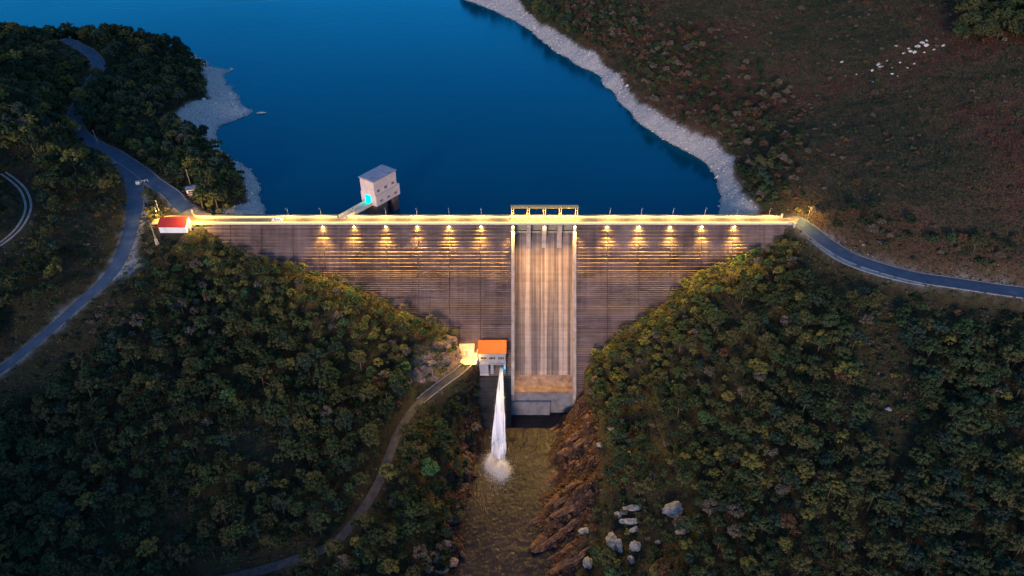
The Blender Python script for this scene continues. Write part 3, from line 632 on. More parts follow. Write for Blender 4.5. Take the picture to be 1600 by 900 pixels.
for i in range(n_ + 1):
    q = xa + (xb - xa) * i / n_
    for yy in (-.55, .55): g.box((q - .03, yy - .03, 4.5), (q + .03, yy + .03, 5.0))
g.build('walkway_beam', M['yellow_steel'], gan)
for i in range(4):
    q = (gx_[i] + gx_[i + 1]) / 2
    MB().box((q - .35, -.35, 4.28), (q + .35, -.1, 4.4)).build('gantry_light', M['lamp_white'], gan)
    point('gantry_glow', (gan.location.x + q, gan.location.y - .6, 3.9), 900, WARM2, .15, gan)
for q in gx_:
    point('motor_glow', (gan.location.x + q, gan.location.y - 1.5, 1.6), 450, WARM2, .15, gan)
for xa, xb in bays:
    spot('spillway_beam', ((xa + xb) / 2, -1.6, -.6), ((xa + xb) / 2, -10, -12.5), 15000, (1, .50, .11), 84, 1, .2, dam)

# intake tower -----------------------------------------------------------------
AT = math.atan2(9.9, 7)
tower = empty('intake_tower', (-51.7, 13.4, 0), AT, label='tall pinkish intake tower with flat grey roof standing in the reservoir', cat='tower')
Lx, Ly = 12.0, 7.1
MB().box((0, 0, 4.2), (Lx, Ly, 10)).build('upper_wall', M['wall_pink'], tower)
MB().box((-.0, -.45, -.3), (Lx + .9, Ly + .45, 4.18)).build('lower_wall', M['wall_pink'], tower)
rf = MB(); rf.poly([(-.35, -.35, 9.98), (Lx + .35, -.35, 9.98), (Lx + .35, Ly + .35, 9.98), (-.35, Ly + .35, 9.98), (-.35, -.35, 10.28), (Lx + .35, -.35, 10.28), (Lx + .35, Ly + .35, 10.28), (-.35, Ly + .35, 10.28), (-.0, Ly / 2, 10.6), (Lx, Ly / 2, 10.6)], [(3, 2, 1, 0), (0, 1, 5, 4), (1, 2, 6, 5), (2, 3, 7, 6), (3, 0, 4, 7), (4, 5, 9, 8), (6, 7, 8, 9), (5, 6, 9), (7, 4, 8)]); rf.build('roof', M['grey_roof'], tower)
def window(par, cx_, cy_, cz_, wd, ht, axis='y', sgn=-1, panes=2, name='window'):
    f = MB(); th = .06
    def bx(a0, a1, z0, z1, d0, d1):
        if axis == 'y': f2.box((a0, min(cy_ + sgn * d0, cy_ + sgn * d1), z0), (a1, max(cy_ + sgn * d0, cy_ + sgn * d1), z1))
        else: f2.box((min(cx_ + sgn * d0, cx_ + sgn * d1), a0, z0), (max(cx_ + sgn * d0, cx_ + sgn * d1), a1, z1))
    ctr = cx_ if axis == 'y' else cy_
    f2 = MB(); bx(ctr - wd / 2, ctr + wd / 2, cz_ - ht / 2, cz_ + ht / 2, .004, .03); gl = f2.build(name, M['glass'], par)
    f2 = MB()
    for k in range(panes + 1):
        a = ctr - wd / 2 + wd * k / panes; bx(a - .05, a + .05, cz_ - ht / 2 - .05, cz_ + ht / 2 + .05, .032, .1)
    bx(ctr - wd / 2 - .1, ctr + wd / 2 + .1, cz_ - ht / 2 - .16, cz_ - ht / 2 - .052, .032, .2); f2.build('frame', M['pale'], gl)
for k in range(3):
    window(tower, 2.0 + 3.9 * k, 0, 5.6, 1.3, .85, panes=2)
    window(tower, 2.6 + 3.9 * k, -.45, 1.3, 1.3, .8, panes=2)
MB().box((-.02, -.5, 3.95), (Lx + .95, -.452, 4.25)).build('cornice', M['pale'], tower)
MB().box((-.5, Ly * .5 - 1.25, .02), (-.01, Ly * .5 + 1.25, 3.5)).build('door', M['lamp_cyan'], tower)
mb = MB(); mb.box((.4, .3, -22), (6.2, Ly - .3, -.32)); mb.build('pier', M['face'], tower)
MB().box((9.6, .3, -22), (12.4, Ly - .3, -.32)).build('pier', M['face'], tower)
dc = (-54.5, 15.7)
point('door_glow', (dc[0] - .75, dc[1] - 1.0, 2.0), 60, (0, .75, 1), .3)
fb = empty('footbridge', (dc[0], dc[1], 0), AT, label='narrow footbridge with white parapets running from crest to intake tower', cat='footbridge')
bl = 13.6
MB().box((-bl, -1.45, -.5), (-.05, 1.45, .02)).build('deck', M['pale'], fb)
MB().box((-bl + .5, -1.75, -.35), (-.1, -1.46, 1.0)).build('parapet', M['parapet'], fb); MB().box((-bl - .9, 1.46, -.35), (-.1, 1.75, 1.0)).build('parapet', M['parapet'], fb)

# power house --------------------------------------------------------------------
ph = empty('power_house', (-7.15, -32.2, -48), label='pale power house with orange tiled roof at the foot of the dam', cat='building')
W2 = 4.85
w_ = MB(); w_.box((-W2, 0, 9.2), (W2, 5.9, 13.7)); w_.box((-W2, -.25, 4.2), (-1.4, 5.9, 9.19)); w_.box((-.95 + .35, .02, 0), (.3 + .2, 5.9, 9.19)) ; w_.box((W2 - .7, 0, -6), (W2, 5.9, 9.19)); w_.box((-W2, -.6, 8.8), (W2, -.01, 9.15))
w_.build('wall', M['wall_grey'], ph)
MB().box((-W2 - .2, -.3, -6), (-1.3, 5.9, 4.19)).build('base_block', M['pale'], ph)
MB().box((-1.3, 2.5, -6), (W2 - .72, 5.8, 9.1)).build('back_wall', M['dark'], ph)
MB().box((-1.28, .4, -6), (W2 - .72, 2.49, 3.2)).build('outlet_sill', M['face'], ph)
MB().poly([(-W2 - .25, -.45, 13.72), (W2 + .3, -.45, 13.72), (W2 + .3, 6.1, 14.5), (-W2 - .25, 6.1, 14.5), (-W2 - .25, -.45, 13.95), (W2 + .3, -.45, 13.95), (W2 + .3, 6.1, 14.75), (-W2 - .25, 6.1, 14.75)], [(3, 2, 1, 0), (4, 5, 6, 7), (0, 1, 5, 4), (1, 2, 6, 5), (2, 3, 7, 6), (3, 0, 4, 7)]).build('roof', M['orange_roof'], ph)
for k in range(3): window(ph, -3.1 + 3.15 * k, 0, 11.4, 2.1, 1.0, panes=4)
point('outlet_glow', (-3.3, -33.0, -41.2), 70, (.1, .7, 1), .3)
# terrace
te = empty('terrace', (-15.5, -31, -38), label='floodlit terrace on slim pillars beside the power house', cat='terrace')
tx = [(-3.7, -1.2), (-1.2, -3.2), (3.0, -2.4), (3.0, 5.0), (-3.7, 5.0)]
MB().poly([(x, y, .02) for x, y in tx] + [(x, y, -.5) for x, y in tx], [(0, 1, 2, 3, 4), (9, 8, 7, 6, 5)] + [(i, (i + 1) % 5, 5 + (i + 1) % 5, 5 + i) for i in range(5)]).build('deck', M['parapet'], te)
for x, y in ((-1.0, -2.8), (.4, -2.5), (1.7, -2.3), (2.8, -2.1)): MB().box((x - .2, y - .2, -11), (x + .2, y + .2, -.51)).build('pillar', M['pale'], te)
MB().box((2.75, -2.3, .03), (3.0, 4.9, .95)).build('parapet', M['parapet'], te)
MB().box((-1.2, -3.2, .03), (2.7, -3.0, .3)).build('kerb', M['parapet'], te)
sh_ = empty('switch_hut', (-16.4, -27.6, -37.98), label='small flat-roofed hut in yellow light between terrace and dam', cat='hut')
MB().box((-2.6, -1.2, 0), (2.6, 1.6, 2.6)).build('wall', M['parapet'], sh_); MB().box((-2.8, -1.4, 2.61), (2.8, 1.8, 2.8)).build('roof', M['pale'], sh_); MB().box((-.5, -1.26, .03), (.5, -1.202, 2.1)).build('door', M['wood'], sh_)
lp = empty('terrace_lamp', (-12.9, -32.6, -38), label='bright lamp on a short post at the terrace corner', cat='lamp')
MB().tube([(0, 0, 0), (0, 0, 3.4)], .07).build('post', M['steel'], lp); MB().box((-.35, -.2, 3.41), (.35, .2, 3.5)).build('lamp_head', M['steel'], lp); MB().box((-.3, -.16, 3.3), (.3, .16, 3.405)).build('lens', M['lamp_white'], lp)
point('terrace_glow', (-13.8, -33.4, -35.0), 1700, (1, .52, .09), .2, lp)

# outlet jet -----------------------------------------------------------------
def mat_jet():
    k = NM('falling_water'); n = k.noise(1.0, 4, .6, k.pos((2.6, .07, .07)), .15); n2 = k.noise(2.2, 4, .6, k.pos())
    a = k.ramp(n, [(.28, (.45, .45, .45)), (.5, (1, 1, 1))]); col = k.ramp(n, [(.3, (.6, .7, .88)), (.55, (.95, .95, .97))])
    b = k.bsdf(col, .5, 0, n, .4, .2, .3); k.l(a, b.inputs['Alpha']); b.inputs['Subsurface Weight'].default_value = .0; return k.m
M['jet'] = mat_jet()
J0 = Vector((-4.1 + .3, -32.6, -40.8)); J1 = Vector(U(778, 722, RL + .2)); vs = []; fs = []; NR = 26; NS = 18
def jet_path(t, ox=0., oz=0.):
    p = J0.lerp(J1, t); p.z = J0.z + (J1.z - J0.z) * (t ** 1.75 * .82 + t * .18); sp_ = .45 + 2.35 * t ** 1.15
    return Vector((p.x + ox * sp_, p.y + oz * .8 * (.3 + t), p.z + oz * (.35 + 1.2 * t)))
jb = MB(); gj = random.Random(9)
for k_ in range(230):
    a = gj.random() * 6.28; q_ = math.sqrt(gj.random()) if gj.random() < .8 else gj.uniform(.9, 1.25); ox, oz = math.cos(a) * q_ * .8, math.sin(a) * q_ * .8
    ta = 0 if gj.random() < .5 else gj.uniform(0, .5); tb = gj.uniform(.72, 1.06); nn = 11; w0 = gj.uniform(.05, .12)
    jb.tube([jet_path(ta + (tb - ta) * i / nn, ox + .05 * math.sin(i * 1.3 + k_), oz) for i in range(nn + 1)], [(w0 + .20 * (ta + (tb - ta) * i / nn)) * (1 if i < nn else .2) for i in range(nn + 1)], 5)
jet = jb.build('water_jet', M['jet'], smooth=True); tag(jet, label='white water jet shooting from the power house outlet into the river', cat='water jet', kind='stuff')
def soup(name, P, S, mat, sq=1.0):
    """little irregular tetrahedra at P with sizes S"""
    n = len(P); base = np.array([(1, 0, -.4), (-.5, .87, -.4), (-.5, -.87, -.4), (0, 0, .9)])
    D = base[None] + (rng.random((n, 4, 3)) - .5) * .7; D[:, :, 2] *= sq
    th = rng.random(n) * 6.28; cr, sr = np.cos(th)[:, None], np.sin(th)[:, None]
    X = D[:, :, 0] * cr - D[:, :, 1] * sr; Y = D[:, :, 0] * sr + D[:, :, 1] * cr
    D = np.stack([X, Y, D[:, :, 2]], 2) * S[:, None, None]
    V_ = (P[:, None] + D).reshape(-1, 3); b = (np.arange(n) * 4)[:, None]
    F_ = np.concatenate([b + np.array(q)[None] for q in ((0, 2, 1), (0, 1, 3), (1, 2, 3), (2, 0, 3))])
    return mesh_np(name, V_, F_, mat)
n = 26000; a = rng.random(n) * 6.28; r = np.abs(rng.normal(0, 1, n)); lob = rng.choice([-2.3, .9, 1.7], n)
P = np.stack([J1.x + lob + np.cos(a) * r * 1.5, J1.y - 1.0 + np.sin(a) * r * 2.4 - (lob > 0) * 2.6, RL + np.abs(rng.normal(0, 1, n)) * np.exp(-r * .6) * 2.2], 1)
tj = rng.random(9000) ** .6; Pm = np.array([jet_path(float(t_)) for t_ in tj]) + rng.normal(0, 1, (9000, 3)) * np.stack([.2 + 1.0 * tj, .15 + .4 * tj, .15 + .7 * tj], 1); nf = 3000; tf = np.minimum(rng.exponential(.16, nf), 1.2); Pf = np.stack([J1.x + rng.normal(0, 1, nf) * (1.5 + 2.2 * tf), J1.y - 2 - 13 * tf, np.full(nf, RL + .1)], 1); P = np.concatenate([P, Pm, Pf]); n = len(P)
spl = soup('spray', P, rng.uniform(.03, .10, n), simple('white_foam', (.93, .93, .97), .6, var=.05)); tag(spl, label='white spray thrown up where the jet meets the river', cat='spray', kind='stuff')

# buildings and small things by the left abutment -----------------------------
lo = empty('lodge', (*U(250.5, 364, -1.2)[:2], -1.2), label='small white house with red tiled roof at the left end of the dam', cat='house')
A_ = Vector(U(251, 364, -1.2)); B_ = Vector(U(291, 366.5, -1.2)); wl = (B_ - A_).length
lo.rotation_euler.z = 0.0
dd = 5.0; hh = 2.7
wb = MB(); wb.poly([(0, 0, 0), (wl, 0, 0), (wl, dd, 0), (0, dd, 0), (0, 0, hh), (wl, 0, hh), (wl, dd, hh), (0, dd, hh), (0, dd * .75, hh + 1.5), (wl, dd * .75, hh + 1.5)], [(0, 1, 5, 4), (1, 2, 6, 9, 5), (2, 3, 7, 6), (3, 0, 4, 8, 7), (3, 2, 1, 0), (4, 5, 9, 8), (6, 7, 8, 9)]).build('wall', M['wall_white'], lo)
MB().poly([(-.35, -.45, hh - .12), (wl + .2, -.45, hh - .12), (wl + .2, dd * .75, hh + 1.62), (-.35, dd * .75, hh + 1.62), (-.35, -.45, hh + .08), (wl + .2, -.45, hh + .08), (wl + .2, dd * .75, hh + 1.82), (-.35, dd * .75, hh + 1.82)], [(3, 2, 1, 0), (4, 5, 6, 7), (0, 1, 5, 4), (1, 2, 6, 5), (2, 3, 7, 6), (3, 0, 4, 7)]).build('roof', M['red_roof'], lo)
MB().poly([(-.35, dd * .75 + .01, hh + 1.6), (wl + .2, dd * .75 + .01, hh + 1.6), (wl + .2, dd + .3, hh), (-.35, dd + .3, hh), (-.35, dd * .75 + .01, hh + 1.8), (wl + .2, dd * .75 + .01, hh + 1.8), (wl + .2, dd + .3, hh + .2), (-.35, dd + .3, hh + .2)], [(3, 2, 1, 0), (4, 5, 6, 7), (0, 1, 5, 4), (1, 2, 6, 5), (2, 3, 7, 6), (3, 0, 4, 7)]).build('roof', M['red_roof'], lo)
window(lo, wl, 2.6, 1.9, .8, .9, axis='x', sgn=1, panes=2)
# stair head beside it
x, y, z = U(302, 358, -1.6)
sth = empty('stair_shelter', (x, y, z - .6), label='low dark stair shelter between the white house and the dam face', cat='shelter')
MB().box((-.9, -.9, 0), (.9, 1.0, 1.7)).build('wall', M['pale'], sth); MB().box((-.75, -.96, .1), (.75, -.902, 1.6)).build('door', M['dark'], sth); MB().poly([(-.95, -1, 1.71), (.95, -1, 1.71), (.95, 1.1, 2.1), (-.95, 1.1, 2.1), (-.95, -1, 1.8), (.95, -1, 1.8), (.95, 1.1, 2.2), (-.95, 1.1, 2.2)], [(3, 2, 1, 0), (4, 5, 6, 7), (0, 1, 5, 4), (1, 2, 6, 5), (2, 3, 7, 6), (3, 0, 4, 7)]).build('roof', M['dark'], sth)
# kiosk
kx, ky, kz = hit(301, 305); kz += .0
ki = empty('kiosk', (kx, ky, kz), R(24), label='small white and red kiosk with dark flat roof beside the upper road', cat='kiosk')
MB().box((-1.7, -1.4, -.6), (1.7, 1.4, 1.0)).build('lower_wall', M['wall_white'], ki); MB().box((-1.73, -1.43, 1.0), (1.73, 1.43, 1.55)).build('red_band', M['red_paint'], ki)
MB().box((-1.7, -1.4, 1.551), (1.7, 1.4, 2.9)).build('upper_wall', M['wall_white'], ki); MB().box((-2.0, -1.7, 2.901), (2.0, 1.7, 3.1)).build('roof', M['grey_roof'], ki); window(ki, -.2, -1.4, 2.15, 1.9, .75, panes=2)
# poles
def utility_pole(px, py, px2, py2, label, arm=False, th=.16):
    x, y, z = hit(px, py); best = None
    for h in np.arange(2, 16, .1):
        q = project(x, y, z + h)
        if q[1] <= py2: best = h; break
    h = best or 7
    t = empty('utility_pole', (x, y, z), label=label, cat='pole', group='utility poles near the left abutment')
    MB().tube([(0, 0, -.5), (0, 0, h)], [th, th * .6]).build('pole', M['wood'], t)
    if arm: MB().box((-.9, -.06, h - 1.6), (.9, .06, h - 1.45)).build('cross_arm', M['wood'], t); MB().tube([(0, 0, -.5), (0, 0, 2.2)], [.62, .45], 8).build('base', M['pale'], t)
    else: MB().box((-.35, -.05, h - .5), (.35, .05, h - .38)).build('cross_arm', M['wood'], t)
utility_pole(298, 290, 291, 265, 'slim pale pole rising behind the red and white kiosk')
utility_pole(250, 334, 243, 313, 'pale pole on the grass just above the white house')
utility_pole(246, 382, 232, 348, 'leaning-looking pole with cross arm and thick pale base below the white house', True, .22)
utility_pole(85, 300, 75, 273, 'lone pale pole among dark bushes between track and roads')
utility_pole(153, 225, 150, 203, 'thin pole beside the upper road bend')
# barrier blocks at the road fork
fx, fy, fz = hit(217, 288)
bk = empty('roadside_cabinet', (fx, fy, fz), R(20), label='small white cabinet and rail at the road fork', cat='cabinet')
MB().box((-.9, -.5, -.2), (.5, .5, 1.3)).build('body', M['wall_white'], bk); MB().box((-1, -.6, 1.301), (.6, .6, 1.4)).build('lid', M['pale'], bk)
rr = MB()
for q in (1.0, 2.2, 3.4): rr.box((q - .06, .6, -.2), (q + .06, .72, 1.1))
rr.box((.9, .58, 1.0), (3.5, .74, 1.12)); rr.build('rail', M['wall_white'], bk)
# car on the crest
car = empty('parked_car', (pxx(437) * 1.01, 1.75, .03), label='white car parked on the crest road near the left end', cat='car')
prof = [(-2.05, .35), (-2.05, .75), (-1.9, .95), (-1.15, 1.02), (-.55, 1.42), (.9, 1.45), (1.6, 1.05), (2.0, .95), (2.08, .6), (2.05, .32)]
n_ = len(prof); vs = []
for yy, s_ in ((-.82, 1), (.82, 1)): vs += [(x, yy * (1 if z < 1.03 else .82), z) for x, z in prof]
MB().poly(vs, [tuple(range(n_)), tuple(range(2 * n_ - 1, n_ - 1, -1))] + [(i, (i + 1) % n_, n_ + (i + 1) % n_, n_ + i) for i in range(n_)]).build('body', M['carpaint'], car, bevel=.04)
MB().poly([(-1.08, -.76, 1.07), (-.6, -.66, 1.4), (-.6, .66, 1.4), (-1.08, .76, 1.07)], [(0, 1, 2, 3)]).build('windscreen', M['glass'], car, loc=(-.03, 0, .02))
for yy in (-.845, .80): MB().box((-.75, yy, 1.06), (1.2, yy + .03, 1.3)).build('side_window', M['glass'], car)
for wx in (-1.3, 1.3):
    for wy in (-.84, .66): MB().tube([(wx, wy, .32), (wx, wy + .18, .32)], .32, 14).build('wheel', M['tyre'], car)
# left end street lighting
ll = empty('street_lamp', (*U(248, 343, 0)[:2], 0), label='lit lamp post over the forecourt behind the white house', cat='lamp post')
MB().tube([(0, 0, 0), (0, 0, 5), (.4, 0, 5.4)], [.08, .06, .05]).build('pole', M['steel'], ll); MB().box((.3, -.12, 5.3), (1.0, .12, 5.42)).build('lamp_head', M['steel'], ll)
lx, ly, _ = U(252, 342, 0); point('street_glow', (lx, ly, 3.6), 3200, WARM, .15, ll)
lx, ly, _ = U(300, 346, 0); lx, ly, _ = U(306, 353, 0); point('corner_glow', (lx, ly, 4.4), 6500, WARM, .15)
rl_ = empty('street_lamp', (*U(1262, 341, 1)[:2], .5), label='lit lamp post on the grassy bank at the right end of the dam', cat='lamp post')
MB().tube([(0, 0, 0), (0, 0, 5), (-.5, -.3, 5.4)], [.08, .06, .05]).build('pole', M['steel'], rl_); MB().box((-1.1, -.4, 5.3), (-.4, -.15, 5.42)).build('lamp_head', M['steel'], rl_)
lx, ly, _ = U(1250, 345, 0); point('street_glow', (lx, ly - .5, 4.8), 2600, WARM, .15, rl_)
# drifting things on the lake
bx_, by_, _ = U(408, 177, WL)
bt = MB()
bt.tube([(-2.4, -.3, 0), (-1.4, 0, .15), (.2, .1, .2), (1.6, .3, .15), (2.6, .6, 0)], [.1, .4, .5, .4, .1], 7); ob = bt.build('drifting_log', M['pale'], loc=(bx_, by_, WL + .1)); tag(ob, label='pale bleached log drifting just off the pebbly point', cat='log')

# ------------------------------------------------------------------ vegetation shapes
def quads_on(centres, rad, per, sz, up=.25, elong=1.0, g=rng):
    C_ = np.repeat(centres, per, 0); r_ = np.repeat(rad, per); n = len(C_)
    d = g.normal(size=(n, 3)); d[:, 2] = np.abs(d[:, 2]) * .9 + up - .35; d /= np.linalg.norm(d, axis=1)[:, None]
    p = C_ + d * (r_ * (.62 + .48 * g.random(n)))[:, None]
    nr = d + g.normal(size=(n, 3)) * .42; nr /= np.linalg.norm(nr, axis=1)[:, None]
    a = np.cross(nr, g.normal(size=(n, 3))); a /= np.linalg.norm(a, axis=1)[:, None]; b = np.cross(nr, a)
    s = sz * (.6 + .8 * g.random(n))[:, None]
    V_ = np.stack([p - a * s * elong, p - b * s / elong * .8, p + a * s * elong, p + b * s / elong * .8], 1)
    return V_.reshape(-1, 3), np.arange(4 * n).reshape(n, 4)
def crown(kind, rad, h, seed, dens=1.0, lf=1.0):
    """leaf faces of one crown; trunk foot at the origin"""
    g = np.random.default_rng(seed)
    if kind == 'pine':
        m_ = 36; ang = g.random(m_) * 6.28; rr = np.sqrt(g.random(m_)) * rad * .86; lop = 1 + .22 * np.sin(ang + g.random() * 6) + .15 * np.sin(2 * ang + g.random() * 6)
        cx_ = np.stack([np.cos(ang) * rr * lop, np.sin(ang) * rr * lop, h - .9 - (rr / rad) ** 2 * rad * .85 - g.random(m_) * h * .2], 1)
        return quads_on(cx_, rad * (.13 + .11 * g.random(m_)), int(34 * dens), .23 * lf, .35, 1.5, g)
    if kind == 'broad':
        m_ = 30; d = g.normal(size=(m_, 3)); d[:, 2] = np.abs(d[:, 2]) * .9 - .15; d /= np.linalg.norm(d, axis=1)[:, None]
        sx = 1 + .2 * g.normal(); cx_ = d * np.array([rad * .7 * sx, rad * .7, h * .30]) * (.6 + .4 * g.random((m_, 1))); cx_[:, 2] += h * .66
        return quads_on(cx_, rad * (.18 + .14 * g.random(m_)), int(38 * dens), .20 * lf, .3, 1.15, g)
    m_ = 8; ang = g.random(m_) * 6.28; rr = np.sqrt(g.random(m_)) * rad * .7
    cx_ = np.stack([np.cos(ang) * rr, np.sin(ang) * rr, h * (.35 + .3 * g.random(m_))], 1)
    return quads_on(cx_, rad * (.32 + .15 * g.random(m_)), int(46 * dens), .19 * lf, .3, 1.1, g)
def trunk_mb(kind, rad, h, seed):
    q = random.Random(seed); mb = MB(); top = h * (.86 if kind == 'pine' else .6); bend = [q.uniform(-.35, .35) for _ in range(4)]
    P = [(0, 0, -1.2), (bend[0] * .3, bend[1] * .3, top * .35), (bend[0], bend[1], top * .7), (bend[2], bend[3], top)]
    r0 = .19 if kind == 'pine' else .17
    if kind == 'bush': r0 = .07; P = [(0, 0, -.6), (0, 0, h * .3), (.1, 0, h * .5)]
    mb.tube(P, [r0, r0 * .8, r0 * .6, r0 * .35][:len(P)], 6)
    nb = 0 if kind == 'bush' else (7 if kind == 'pine' else 6)
    for i in range(nb):
        a = i * 6.28 / nb + q.uniform(-.3, .3); zb = top * q.uniform(.6, .92); R_ = rad * q.uniform(.55, .8)
        mb.tube([(bend[0], bend[1], zb), (bend[0] + math.cos(a) * R_ * .5, bend[1] + math.sin(a) * R_ * .5, zb + .5), (bend[0] + math.cos(a) * R_, bend[1] + math.sin(a) * R_, zb + q.uniform(.6, 1.1))], [.09, .06, .03], 5)
    return mb
BASE = {'pine': (2.9, 9.0), 'broad': (2.6, 6.2), 'bush': (1.5, 2.1)}
NSH = {'pine': 6, 'broad': 6, 'bush': 4}
HI = {}; LO = {}
for kd, (r_, h_) in BASE.items():
    for s_ in range(NSH[kd]):
        HI[kd, s_] = crown(kd, r_, h_, 50 + s_ * 7 + len(kd)); LO[kd, s_] = crown(kd, r_, h_, 50 + s_ * 7 + len(kd), .34 if kd != 'bush' else .4, 1.55)

# ------------------------------------------------------------------ where plants stand
CRD = core(rdist); CSH = core(sh); CLD = core(ledge | lledge | rc); COUT = core(outc); CHE = core(heath); CFL = core(flat)
def smp(A, x, y): return sample(A, x, y)
LANDM = [(430, 420, 'below the left wing of the dam'), (600, 470, 'close to the left dam face'), (690, 510, 'just above the power house'), (320, 390, 'on the knoll below the white house'), (210, 460, 'under the lower road bend'),
 (80, 600, 'beside the foot of the lower road'), (90, 780, 'in the bottom left corner wood'), (270, 560, 'in the wood below the white house'), (260, 700, 'deep in the lower left wood'), (290, 850, 'left of the access road, bottom edge'), (430, 560, 'on the slope left of the power house'),
 (430, 680, 'by the dark clearing in the lower left wood'), (460, 800, 'inside the bend of the access road'), (590, 600, 'by the outcrop above the access road'), (560, 700, 'just uphill of the access road'), (680, 670, 'between power house and access road'), (650, 780, 'between access road and river'), (620, 870, 'on the left river bank at the bottom edge'),
 (50, 90, 'on the far left hilltop'), (190, 80, 'on the crest of the peninsula'), (280, 130, 'above the pebbly point'), (60, 200, 'on the hill left of the upper road'), (230, 200, 'between upper road and pebbly point'), (340, 250, 'on the small shore spit by the kiosk'), (290, 320, 'around the kiosk'), (90, 290, 'near the lone pole'), (90, 420, 'on the bank left of the lower road'), (20, 500, 'at the left edge above the lower road'),
 (1220, 390, 'at the right end of the dam'), (1100, 440, 'close to the right dam face'), (960, 540, 'beside the spillway toe'), (960, 660, 'above the brown rock ledges'), (930, 840, 'on the right river bank at the bottom edge'), (1040, 760, 'around the grey boulder outcrop'), (1100, 600, 'in the middle of the right slope'), (1290, 450, 'below the bend of the right road'), (1450, 500, 'below the straight of the right road'), (1560, 560, 'at the right edge under the road'),
 (1250, 600, 'west of the brown clearing'), (1380, 650, 'along the brown clearing'), (1500, 680, 'east of the brown clearing'), (1200, 740, 'low on the right slope'), (1220, 860, 'at the bottom edge of the right slope'), (1420, 840, 'at the bottom edge below the brown clearing'), (1550, 830, 'in the bottom right corner wood'),
 (1170, 270, 'on the bank above the right shore'), (1050, 150, 'on the heath edge above the rocky shore'), (900, 40, 'above the far rocky shore'), (1270, 340, 'where the crest meets the heath'), (1400, 370, 'on the bank above the right road'), (1540, 390, 'at the right edge above the road'), (1400, 200, 'on the open heath hillside'), (1540, 30, 'in the top right corner wood')]
LMX = np.array([(a, b) for a, b, _ in LANDM])
s_ = 3.15
gxx, gyy = np.meshgrid(np.arange(-320, 320, s_), np.arange(-146, 420, s_))
gxx = (gxx + rng.uniform(-.46, .46, gxx.shape) * s_).ravel(); gyy = (gyy + rng.uniform(-.46, .46, gyy.shape) * s_).ravel()
gz = H(gxx, gyy); qx, qy, qd = project(gxx, gyy, gz)
def face_gap(x, y, z):      # horizontal metres in front of the dam's downstream face
    return (SL * z) - y
ok = (qx > -130) & (qx < 1730) & (qy > -40) & (qy < 1020)
indam = (gxx > DXL - 1) & (gxx < DXR + 1)
ok &= ~(indam & (face_gap(gxx, gyy, gz) < 1.2) & (gyy < 9))
ok &= ~((gyy > 4) & (gz < WL + 2.2)); ok &= smp(CSH, gxx, gyy) < .3
ok &= smp(CRD, gxx, gyy) > 1.4; ok &= smp(CLD, gxx, gyy) < .3; ok &= (gz > RL + 1.5)
ok &= ~((gxx > -20) & (gxx < 24.6) & (gyy > -41) & (gyy < 8)); ok &= (smp(COUT, gxx, gyy) < .4) | (rng.random(gxx.shape) < .3)
NT = fbm(gxx, gyy, 26, 3, 71); NC = fbm(gxx, gyy, 34, 3, 77); NG = fbm(gxx, gyy, 12, 3, 81)
def blobs(px, py, L):
    v = np.zeros_like(px)
    for a, b, ra, rb in L: v = np.maximum(v, 1 - np.hypot((px - a) / ra, (py - b) / rb))
    return v
CLEAR = blobs(qx, qy, [(320, 388, 52, 22), (225, 385, 30, 32), (1385, 650, 40, 110), (1370, 560, 30, 60), (1150, 505, 30, 18), (1010, 668, 40, 22), (410, 705, 44, 34), (250, 318, 20, 20), (150, 380, 60, 70), (30, 300, 40, 60), (980, 830, 70, 55), (1050, 795, 26, 24), (690, 570, 50, 30), (880, 760, 50, 120), (60, 540, 60, 60), (300, 305, 20, 18)]) > 0
he = smp(CHE, gxx, gyy) > .5
near_face = (face_gap(gxx, gyy, gz) < 16) & indam & (gyy < 6)
plants = []
hr = random.Random(5)
fall_r = R(1)
